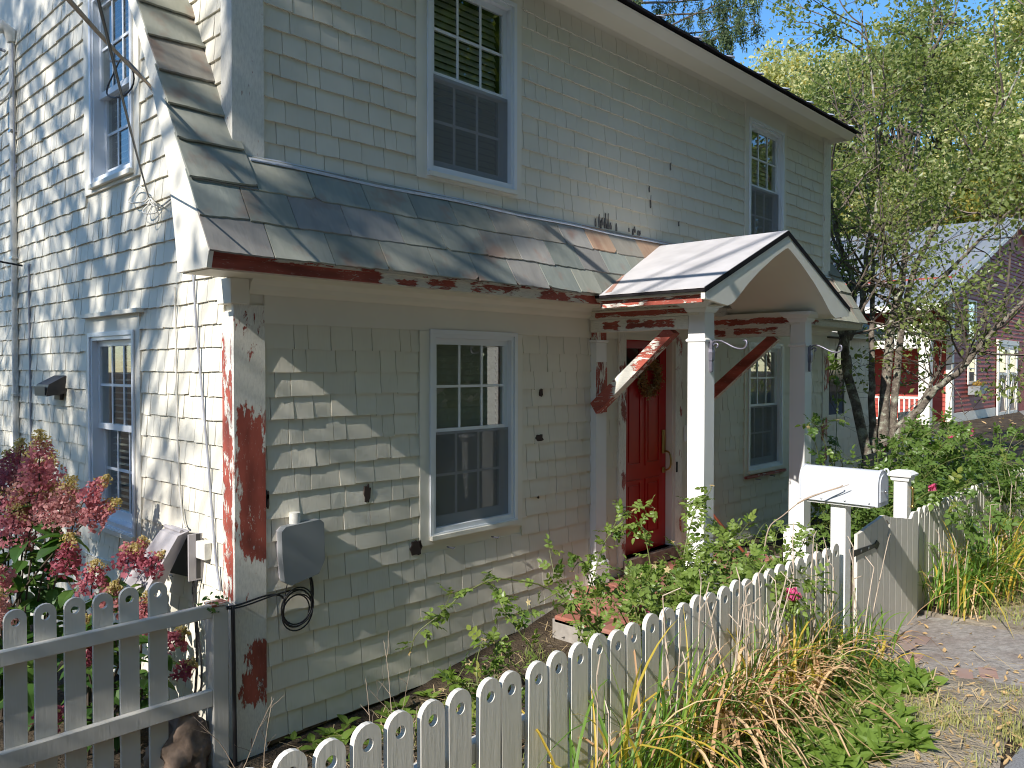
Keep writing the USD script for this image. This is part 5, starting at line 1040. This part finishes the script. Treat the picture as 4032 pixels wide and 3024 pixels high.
# ground cover outside the fence
def ground_pts(n, rg, x0, x1, y0, y1, dens):
    out = []
    while len(out) < n:
        p = rg.uniform([x0, y0], [x1, y1], (n, 2)); k = rg.random(n) < dens(p[:, 0], p[:, 1]); out += list(p[k])
    p = V(out[:n]); return np.c_[p, gz(p[:, 0], p[:, 1])]
def in_path(x, y): s = (-2.22 - y) / 1.25; return (x > 2.66 - .14 * s + .10 * np.sin(y * 9)) & (x < 4.12 - .58 * s) & (y > -3.5) & (y < -2.2)
wd = MB()
def wdens(x, y):
    e = np.interp(x, [-.5, .4, 1.3, 2.2, 2.75], [-3.1, -3.05, -3.0, -2.88, -2.66]) + .10 * np.sin(x * 7)
    return np.where((y > e) & ~in_path(x + .1, y), .25 + .75 * meshkit.fbm(np.stack([x * 3, y * 3, 0 * x], -1), 3, 9), .0) * (1 - .5 * (y > -2.46))
for p in ground_pts(1250, r, .4, 2.78, -3.15, -2.36, wdens):
    a = r.uniform(0, 6.28); n = r.integers(3, 6); L0 = r.uniform(.03, .105)
    for k in range(n):
        aa = a + k * 2 * np.pi / n + r.normal(0, .3); d = V([math.cos(aa), math.sin(aa), r.uniform(.1, 1.4)])
        wd.add(*leaf(p + V([0, 0, .01]), d, V([0, 0, 1.0]) + r.normal(0, .45, 3), L0 * r.uniform(.7, 1.2), L0 * r.uniform(.4, .6), r.uniform(.1, .6)))
for p in ground_pts(45, r, .2, 1.5, -.55, -.08, lambda x, y: np.ones_like(x) * .5):
    a = r.uniform(0, 6.28); L0 = r.uniform(.05, .10)
    for k in range(3):
        aa = a + k * 2.1; wd.add(*leaf(p + V([0, 0, .02]), V([math.cos(aa), math.sin(aa), r.uniform(.2, 1.2)]), V([0, 0, 1.0]), L0, L0 * .6, .3))
top('ground_weeds', wd, M['weed'], 'broad leaved green weeds covering the verge below the daylilies', 'weeds', kind='stuff')
def blades(p, rg, h, w):
    n = len(p); a = rg.uniform(0, 6.28, n); d = np.stack([np.cos(a), np.sin(a), 0 * a], 1); s = np.stack([-d[:, 1], d[:, 0], 0 * a], 1)
    hh = (h * rg.uniform(.5, 1.4, n))[:, None]; ww = w * .5; lean = d * hh * rg.uniform(.2, .9, (n, 1))
    v = np.stack([p - s * ww, p + s * ww, p + lean * .4 + V([0, 0, .65]) * hh + s * ww * .8, p + lean * .4 + V([0, 0, .65]) * hh - s * ww * .8, p + lean + V([0, 0, .9]) * hh], 1).reshape(-1, 3)
    k = np.arange(n)[:, None] * 5
    return v, np.vstack([np.hstack([k, k + 1, k + 2]), np.hstack([k, k + 2, k + 3]), np.hstack([k + 3, k + 2, k + 4])])
def gd(x, y):
    nz = meshkit.fbm(np.stack([x * 2.0, y * 2.0, 0 * x + 4], -1), 4, 5)
    return np.where((y > -3.36 + .04 * np.sin(x * 9)) & (y < -2.3) & ~in_path(x, y), np.clip((nz - .38) * 3.2, .03, 1), 0)
gp = ground_pts(9500, r, -1.0, 3.6, -3.38, -2.35, gd)
top('verge_grass', blades(gp, r, .045, .0035), M['grass'], 'thin short grass on the verge beside the road', 'grass', kind='stuff')
gp = ground_pts(7000, r, 3.5, 10, -3.6, -2.5, lambda x, y: np.where(in_path(x - .1, y), 0, .6))
top('verge_grass', blades(gp, r, .06, .005), M['grass'], 'short grass right of the garden path', 'grass', kind='stuff')
gp = ground_pts(1800, r, .6, 2.6, -2.2, -.3, lambda x, y: np.clip((meshkit.fbm(np.stack([x * 3, y * 3, 0 * x], -1), 3, 6) - .42) * 4, 0, 1))
top('garden_grass', blades(gp, r, .05, .004), M['grass'], 'sparse yellow green grass between fence and house wall', 'grass', kind='stuff')
sp_ = ground_pts(2600, r, -.6, 3.0, -3.25, -2.3, lambda x, y: np.where(in_path(x, y), .04, .3 + .6 * (y > -2.9)))
sp2 = ground_pts(2200, r, 4.1, 8.5, -3.2, -2.4, lambda x, y: np.where(in_path(x - .05, y), 0, .8)); sp3 = ground_pts(900, r, -.2, 2.5, -2.2, -.2, lambda x, y: np.ones_like(x) * .6)
sp_ = np.vstack([sp_, sp2, sp3]); n = len(sp_); a = r.uniform(0, 6.28, n); d = np.stack([np.cos(a), np.sin(a), r.normal(.1, .18, n)], 1) * r.uniform(.03, .13, n)[:, None]; s = np.stack([-np.sin(a), np.cos(a), 0 * a], 1) * .0022
b = sp_ + V([0, 0, .012]) + np.stack([0 * a, 0 * a, r.uniform(0, .03, n)], 1); k = np.arange(n)[:, None] * 4
top('straw_litter', (np.stack([b - s, b + s, b + d + s, b + d - s], 1).reshape(-1, 3), np.hstack([k, k + 1, k + 2, k + 3])), M['straw'], 'dry straw and dead blades lying under the daylilies', 'straw', kind='stuff')
def litter(pts, rg, size):
    mb = MB()
    for p in pts:
        a = rg.uniform(0, 6.28); L0 = size * rg.uniform(.6, 1.4)
        mb.add(*leaf(p + V([0, 0, .010]), V([math.cos(a), math.sin(a), rg.uniform(-.05, .25)]), unit(V([0, 0, 1.0]) + rg.normal(0, .25, 3)), L0, L0 * rg.uniform(.25, .5), rg.uniform(-.5, .2)))
    return mb
lp = ground_pts(520, r, 1.2, 4.4, -3.6, -2.3, lambda x, y: .15 + .85 * ((y < -2.85) & (x < 2.9)) + .3 * (y < -3.1))
lp = np.vstack([lp, ground_pts(160, r, 2.0, 12, -4.0, -2.4, lambda x, y: np.ones_like(x) * .5)])
top('fallen_leaves', litter(lp, r, .036), M['fallen'], 'dry tan leaves scattered over path and verge', 'fallen leaves', kind='stuff')
lp = ground_pts(420, r, -.6, 2.4, -2.15, -.1, lambda x, y: np.ones_like(x))
top('garden_litter', litter(lp, r, .05), M['bark'], 'dark leaf litter on the soil between fence and house wall', 'leaf litter', kind='stuff')
lp = ground_pts(260, r, 12, 34, -2.5, 2.6, lambda x, y: np.ones_like(x))
top('driveway_leaves', litter(lp, r, .12), M['fallen'], 'fallen leaves scattered on the driveway before the red house', 'fallen leaves', kind='stuff')
PB = thing('path_bricks', 'worn red bricks showing through the path surface', 'bricks')
for (x, y, w_, h_, a) in [(3.05, -2.42, .19, .085, .1), (3.26, -2.44, .19, .085, .1), (3.10, -2.53, .19, .085, .12), (3.32, -2.54, .19, .085, .1), (2.72, -2.93, .19, .085, .3), (2.80, -3.03, .19, .085, .3), (2.9, -2.62, .19, .085, .1)]:
    z = float(gz(x, y)) + .006; c, s = math.cos(a), math.sin(a)
    q = [(x + c * u - s * v_, y + s * u + c * v_) for u, v_ in ((-w_ / 2, -h_ / 2), (w_ / 2, -h_ / 2), (w_ / 2, h_ / 2), (-w_ / 2, h_ / 2))]
    part(PB, 'brick', MB().hexa(V([[*p, float(gz(*p)) - .02] for p in q]), V([[*p, float(gz(*p)) + .0085] for p in q])), M['dustybrick'])
ed = [V([4.12, -2.25]), V([3.53, -3.45])]; n_ = V([.9, .43]) * .04
EDG = top('timber_edging', MB().hexa(V([[*ed[0], .28], [*ed[1], .40], [*(ed[1] + n_), .40], [*(ed[0] + n_), .28]]), V([[*ed[0], .385], [*ed[1], .525], [*(ed[1] + n_), .525], [*(ed[0] + n_), .385]])), M['wood_edge'], 'weathered timber edging board along the right side of the path', 'edging')
# thin dry weeds by the corner and between the pickets
for (x, y, z, n, lb) in ((-.12, -.35, 0, 3, 'thin dry weed stem standing before the corner end post'), (.10, -1.25, 0, 7, 'leafless pale twigs behind the nearest pickets'), (.35, -1.0, 0, 5, 'leafless twigs low by the house wall')):
    Tw = thing('dry_weed', lb, 'weed')
    for k in range(n):
        q = stalk_pts((x + r.normal(0, .06), y + r.normal(0, .05), z), (r.normal(0, .35), r.normal(0, .2), 1), r.uniform(.45, .75), r, 8, .2, 0); mb = MB().tube(q, np.linspace(.003, .0012, len(q)), 4)
        for j in range(3): i = r.integers(3, 8); mb.tube(stalk_pts(q[i], unit(q[i] - q[i - 1]) + r.normal(0, .5, 3), r.uniform(.06, .16), r, 4, .2, 0), [.0016, .0014, .0012, .001, .0008], 3)
        part(Tw, 'stem', mb, M['twig'])
Gw = thing('pink_grass', 'tall wiry weed stems with reddish tips against the pickets', 'weed')
for k in range(26):
    x = r.uniform(.9, 2.1); q = stalk_pts((x, r.uniform(-2.5, -2.34), .36), (r.normal(0, .25), r.normal(0, .08), 1), r.uniform(.45, .8), r, 8, .16, 0)
    part(Gw, 'stem', MB().tube(q, np.linspace(.0022, .001, len(q)), 3), M['cane'] if k % 3 else M['twig'])
# ivy bits on the end post
IV = thing('ivy_sprig', 'small ivy sprig on top of the left fence end post', 'ivy')
for k in range(26):
    p = V([-.16, -.03, .89]) + r.normal(0, 1, 3) * V([.07, .03, .025]); a = r.uniform(0, 6.28); part(IV, 'leaf', leaf(p, V([math.cos(a), math.sin(a), r.normal(0, .4)]), V([0, -.6, 1.0]), r.uniform(.02, .045), r.uniform(.015, .03), .2), M['hyd_leaf'])

# ================================================================ trees
def smooth_tube(mb, pts, r0, r1, n=24, sides=9, rough=.0, rg=None):
    p = bez(pts, n)
    if rough: p = p + rg.normal(0, rough, p.shape)
    mb.tube(p, np.linspace(r0, r1, n), sides, cap=False); return p
r = np.random.default_rng(101)
TR = thing('multi_stem_tree', 'multi stemmed tree with leaning lichened trunks at the far end of the house', 'tree')
stems = [([(9.22, -.14, .1), (9.14, -.11, 1.01), (9.04, .02, 1.74), (8.97, .12, 2.30), (9.02, .10, 2.72), (9.28, .12, 3.15), (9.35, .2, 3.49), (9.34, .34, 3.89), (9.25, .44, 4.4), (9.25, .5, 5.0)], .078, .03),
         ([(8.99, .08, 2.15), (8.90, .10, 2.45), (8.84, .15, 2.75), (8.80, .2, 3.0)], .055, .04),
         ([(9.02, .10, 2.55), (9.3, .0, 3.2), (9.58, .05, 3.9), (9.8, 0, 4.6), (10.0, .1, 5.8), (10.1, .3, 7.2)], .045, .022),
         ([(9.5, -.2, .1), (9.5, -.2, .83), (9.53, -.21, 1.67), (9.57, -.24, 2.25), (9.72, -.23, 2.77), (9.79, -.3, 3.16), (9.94, -.31, 3.43), (10.1, -.31, 4.11), (10.29, -.34, 4.79), (10.59, -.34, 5.86), (10.91, -.36, 6.96), (11.1, -.4, 8.6)], .085, .025),
         ([(9.6, -.25, .1), (9.62, -.3, 1.2), (9.6, -.36, 2.2), (9.77, -.43, 3.15), (10.0, -.5, 3.68), (10.32, -.68, 4.29), (10.66, -.88, 4.9), (10.9, -1.11, 5.43), (11.2, -1.5, 6.5), (11.5, -1.9, 7.8)], .06, .02),
         ([(9.45, -.3, .1), (9.19, -.45, 1.13), (9.24, -.78, 1.64), (9.26, -.94, 1.88), (9.27, -1.23, 2.12), (9.3, -1.41, 2.39), (9.28, -1.67, 2.7), (9.49, -1.88, 2.99), (9.7, -2.2, 3.4)], .055, .018),
         ([(9.4, -.15, .1), (9.36, -.12, 1.2), (9.35, -.1, 2.0), (9.5, -.05, 2.9), (9.9, .1, 3.9), (10.2, .3, 5.2), (10.5, .5, 7.6)], .06, .02),
         ([(9.72, -.22, 2.7), (10.1, -.6, 3.2), (10.5, -1.1, 3.9), (10.7, -1.6, 4.5), (11, -2.2, 5.6)], .035, .014),
         ([(9.6, -.3, 1.3), (9.75, -.6, 1.65), (9.95, -.7, 1.95), (10.15, -.8, 2.2)], .035, .018)]
tips = []; br = MB()
for pts, r0, r1 in stems:
    m = MB(); p = smooth_tube(m, pts, r0, r1 * .5 if pts[-1][2] > 4.8 else r1, 30, 10, .006, r); part(TR, 'trunk', m, M['lichen_bark'], smooth=True)
    for k in range(15 if r0 > .03 else 8):
        i = r.integers(13, 30); d = unit(p[min(i, 29)] - p[i - 1]) * .5 + r.normal(0, .75, 3) + V([0, -.05, .2])
        grow(p[min(i, 29)], d, r.uniform(.7, 1.25), r0 * .28, 2, r, br, tips, .7, .66, (1, 3), .1)
part(TR, 'branches', br, M['bark'], kind='stuff')
P = []
for pts, rad in tips:
    for k in range(32): P.append(pts[r.integers(len(pts))] + r.normal(0, .09, 3))
P = V(P); P = P[(P[:, 2] > 1.75) & ~((P[:, 0] < 8.75) & (P[:, 1] > -.75)) & ~((P[:, 2] < 4.2) & (r.random(len(P)) < .64))]
part(TR, 'crown', cards(P, .066, r, .62, jitter=.5), M['crab_leaf'], kind='stuff')
def crown_tree(name, label, base, h, crown, n_clump, per, leafsz, mats, seed, group=None, clump_r=.55, shape=None, trunk_r=.22):
    rg = np.random.default_rng(seed); T = thing(name, label, 'tree', group); base = V(base, float); mb = MB()
    cz0, cr = crown; tp = stalk_pts(base, (rg.normal(0, .05), rg.normal(0, .05), 1), h * .93, rg, 12, .06, 0); mb.tube(tp, np.linspace(trunk_r, .03, 13), 8); 
    C = []; lobes = [(rg.uniform(0, 6.28), rg.uniform(.15, 1), rg.uniform(.02, .98), rg.uniform(.22, .42)) for _ in range(15)]
    for i in range(n_clump):
        t = rg.uniform(0, 1) ** .85; z = cz0 + (h - cz0) * t; rad = cr * ((math.sin(math.pi * min(1, .12 + t * .86)) ** .7) if shape is None else shape(t))
        a, q, t, s0 = lobes[i % 15]; z = cz0 + (h - cz0) * t; rad = cr * ((math.sin(math.pi * min(1, .16 + t * .82)) ** .6) if shape is None else shape(t))
        o = rg.normal(0, 1, 3) * cr * s0 * V([1, 1, .8])
        C.append(base + V([q * rad * math.cos(a), q * rad * math.sin(a), min(z, h) - base[2]]) + o)
    C = V(C)
    for c in C[::4]:
        i = int(np.clip((c[2] - base[2]) / h * 12 - 2, 1, 11)); mid = (tp[i] + c) / 2 + V([0, 0, .1 * cr]); mb.tube(bez([tp[i], mid, c], 6), np.linspace(.07, .012, 6) * trunk_r / .22, 4, cap=False)
    part(T, 'trunk', mb, M['bark'], smooth=True)
    off = rg.normal(0, 1, (len(C), per, 3)) * V([1, 1, .75]) * clump_r * rg.uniform(.5, 1.15, (len(C), 1, 1)); Pq = (C[:, None] + off).reshape(-1, 3); sel = rg.random(len(Pq))
    for j, (mt, lo, hi) in enumerate(mats):
        k = (sel >= lo) & (sel < hi)
        if k.any(): part(T, 'crown', cards(Pq[k], leafsz, rg, .7), M[mt], kind='stuff')
    return T
pale = [('tree_a', 0, .85), ('tree_c', .85, 1)]
crown_tree('tall_tree', 'pale yellow green tree just right of the roof edge against the sky', (36.0, 14.0, .5), 16.6, (3.5, 3.5), 400, 90, .20, pale, 1, 'background trees', .5)
crown_tree('tall_tree', 'tall pale tree behind the left end of the red house', (40.5, 14.6, .5), 17.5, (4.0, 3.2), 320, 90, .20, [('tree_a', 0, .6), ('tree_b', .6, .9), ('tree_c', .9, 1)], 2, 'background trees', .55)
crown_tree('tall_tree', 'tall light green tree rising above the middle of the red house', (42.5, 11.8, .5), 22.0, (5, 3.4), 420, 90, .21, pale, 3, 'background trees', .55)
crown_tree('tall_tree', 'tall green tree above the ridge of the red house', (46.0, 8.6, .5), 20.5, (6, 3.2), 380, 90, .22, [('tree_b', 0, .4), ('tree_a', .4, 1)], 4, 'background trees', .6)
crown_tree('tall_tree', 'tall tree at the right edge of the picture', (44.0, 4.2, .5), 22.0, (6, 3.0), 340, 90, .22, [('tree_a', 0, .7), ('tree_b', .7, 1)], 5, 'background trees', .6)
crown_tree('tall_tree', 'golden low tree peeking over the red house roof at the right', (43.0, 5.8, .5), 11.3, (5, 2.6), 170, 90, .2, [('tree_c', 0, .7), ('tree_b', .7, 1)], 6, 'background trees', .5)
crown_tree('tall_tree', 'dark green tree filling the gap behind the red house', (50, 14, .5), 15.5, (4, 6.5), 300, 90, .26, [('tree_b', 0, 1)], 7, 'background trees', .8)
crown_tree('tall_tree', 'dark green tree behind the gap between houses', (48, 20, .5), 12.5, (2, 6), 240, 80, .26, [('tree_b', 0, .8), ('tree_c', .8, 1)], 8, 'background trees', .8)
# spruce behind the house
r = np.random.default_rng(111)
S = thing('spruce_tree', 'dark spruce with hanging branchlets rising behind the upper roof', 'tree')
sb = V([16.1, 8.8, .4]); mb = MB().tube([sb, sb + V([0, 0, 11]), sb + V([.1, 0, 23])], [.3, .2, .03], 8); hang = []
for i in range(120):
    z = 8.5 + 13.5 * (i / 120); a = r.uniform(0, 6.28); L = (23 - z) * .25 + .5; d = V([math.cos(a), math.sin(a), -.10]); q = stalk_pts(sb + V([0, 0, z]), d, L, r, 8, .1, .03); mb.tube(q, np.linspace(.04, .008, 9), 4, cap=False)
    for k in range(int(14 + L * 14)):
        p = q[r.integers(2, 9)] + r.normal(0, .08, 3); hang.append((p, r.uniform(.15, .55)))
part(S, 'trunk', mb, M['bark'])
hp = V([h[0] for h in hang]); hl = V([h[1] for h in hang]); P = []
for k in range(16): P.append(hp - V([0, 0, 1.0]) * (hl * r.uniform(0, 1, len(hp)))[:, None] + r.normal(0, .03, hp.shape))
part(S, 'crown', cards(np.vstack(P), .11, r, .28, droop=1.2), M['spruce'], kind='stuff')
cn = MB()
for i in r.choice(len(hp), 150, replace=False): cn.tube([hp[i] - V([0, 0, hl[i]]), hp[i] - V([0, 0, hl[i] + .07]), hp[i] - V([0, 0, hl[i] + .15])], [.012, .024, .010], 5)
part(S, 'cones', cn, M['bark'], kind='stuff')

# trees left of the picture, whose leaves throw the dappled shade
r = np.random.default_rng(121)
SH = thing('shade_tree', 'leafy street tree left of the picture whose branches dapple the side wall with shade', 'tree')
tb = V([-9.6, .8, .3]); mb = MB(); tp = stalk_pts(tb, (0, .02, 1), 11.5, r, 12, .05, 0); mb.tube(tp, np.linspace(.24, .05, 13), 9)
n = 11000
C = np.stack([r.uniform(-11.5, -7.2, n), r.uniform(-5.5, 5.2, n), r.uniform(4.2, 15.5, n)], 1)
tt = C[:, 0] / SUN[0]; G = C - SUN * tt[:, None]; yg, zg = G[:, 1], G[:, 2]
nz = meshkit.fbm(np.stack([yg * 1.3, zg * .55, 0 * yg], -1), 3, 17); nz2 = meshkit.fbm(np.stack([yg * 3.2, zg * 1.2, 0 * yg + 3], -1), 3, 18)
dens = np.where(yg > 0.05, np.clip(np.interp(yg, [0, .8, 1.6, 2.6, 4], [.03, .10, .28, .62, .85]) + (nz - .5) * 1.8 * np.interp(yg, [0, .8, 2], [.25, .4, 1]), 0, .9), 0)
dens = np.where((yg <= .35) & (yg > -.30) & (zg < np.where(yg > 0, .62, 1.15)) & (zg > -1.4), .75 * (nz2 > .36), dens)
dens = np.where((yg <= -.22) & (yg > -.52) & (zg > 2.85) & (zg < 3.55), .85, dens)
dens = np.where((yg <= -.40) & (yg > -.75) & (zg > 2.9) & (zg < 4.8), .22 * (nz2 > .5), dens)
dens = np.where((yg < .1) & (yg > -.2) & (zg > 3.7), .10 * (nz2 > .45), dens)
dens = np.where((yg < -.075) & (yg > -.22) & (zg < 2.42) & (zg > -.5), 1.4 * (nz2 > .33), dens)
dens = np.where((yg < -.022) & (yg > -.32) & (zg > 3.55) & (zg < 6.4), 2.2, dens)
dens = np.where((yg <= -.14) & (yg > -.52) & (zg > 3.02) & (zg < 3.85), .9, dens)
dens = np.where((zg < -1.5) | (zg > 6.3), .0, dens)
keep = r.random(n) < dens * .45
C = C[keep]
P = (C[:, None] + r.normal(0, 1, (len(C), 26, 3)) * V([.16, .085, .15])).reshape(-1, 3)
def lit_ok(P):
    t = P[:, 0] / SUN[0]; g_ = P - SUN * t[:, None]; y, z = g_[:, 1], g_[:, 2]
    lit = (y < -.015) & (y > -.075) & (z > 1.22) & (z < 2.75)
    lit |= (y < -.85) | ((y < -.32) & (z < 2.6))
    return ~lit
P = P[lit_ok(P)]
part(SH, 'crown', cards(P, .085, r, .65), M['tree_b'], kind='stuff')
for (a, b, rad) in (((2.85, -.80, 2.74), (4.05, -1.22, 3.25), .035), ((2.9, -.55, 2.77), (4.0, -.85, 3.22), .018), ((3.2, -1.0, 2.9), (4.06, -1.27, 3.25), .012), ((1.6, -.3, 2.8), (2.6, -.12, 3.1), .03)):
    a, b = V(a) + SUN * 11.5, V(b) + SUN * 11.8; d = (b - a) / np.linalg.norm(b - a)
    mb.tube(bez([tp[9], (tp[9] + a) / 2 + V([0, -.3, .3]), a - d * .6, a, (a + b) / 2 + r.normal(0, .02, 3), b, b + d * .8], 24), np.linspace(rad * 1.6, rad * .5, 24), 6, cap=False)
for c in C[::6]:
    i = int(np.clip((c[2] - .3) / 11.5 * 12 - 2, 3, 12)); mb.tube(bez([tp[i], (tp[i] + c) / 2 + V([0, 0, .2]), c], 7), np.linspace(.035, .007, 7), 4, cap=False)
part(SH, 'trunk', mb, M['bark'], smooth=True)
# leafy far side of the street, behind the camera; it shows in the window panes
r = np.random.default_rng(131); n = 900
C = np.stack([r.uniform(-26, 34, n), r.uniform(-24, -14, n), np.zeros(n)], 1); hz = 6.0 + 5 * (C[:, 0] > 4) + 4.5 * meshkit.fbm(np.stack([C[:, 0] * .16, C[:, 0] * 0, C[:, 0] * 0], -1), 3, 4) ; C[:, 2] = .5 + hz * r.uniform(0, 1, n) ** .8
P = (C[:, None] + r.normal(0, .8, (n, 42, 3))).reshape(-1, 3); P = P[P[:, 2] > .3]
top('street_trees', cards(P, .55, r, .75), M['wood_mass'], 'leafy trees across the street mirrored in the window panes', 'trees', kind='stuff')

# boughs of those trees reaching over the street, above and behind the camera
n = 620
C = np.stack([r.uniform(-14, 26, n), r.uniform(-15, -6.8, n), r.uniform(7.5, 14, n)], 1)
C = C[meshkit.fbm(C * .28, 3, 8) > .42]
P = (C[:, None] + r.normal(0, .6, (len(C), 46, 3))).reshape(-1, 3)
top('street_boughs', cards(P, .42, r, .75), M['tree_b'], 'leafy boughs hanging over the street behind the camera', 'trees', kind='stuff')

r = np.random.default_rng(141); n = 420
C = np.stack([r.uniform(-24, -17, n), r.uniform(-16, 16, n), r.uniform(.8, 8.8, n)], 1)
P = (C[:, None] + r.normal(0, .75, (n, 40, 3))).reshape(-1, 3); P = P[P[:, 2] > .3]
top('neighbour_hedge', cards(P, .5, r, .75), M['wood_mass'], 'tall leafy hedge left of the picture beyond the side garden', 'hedge', kind='stuff')
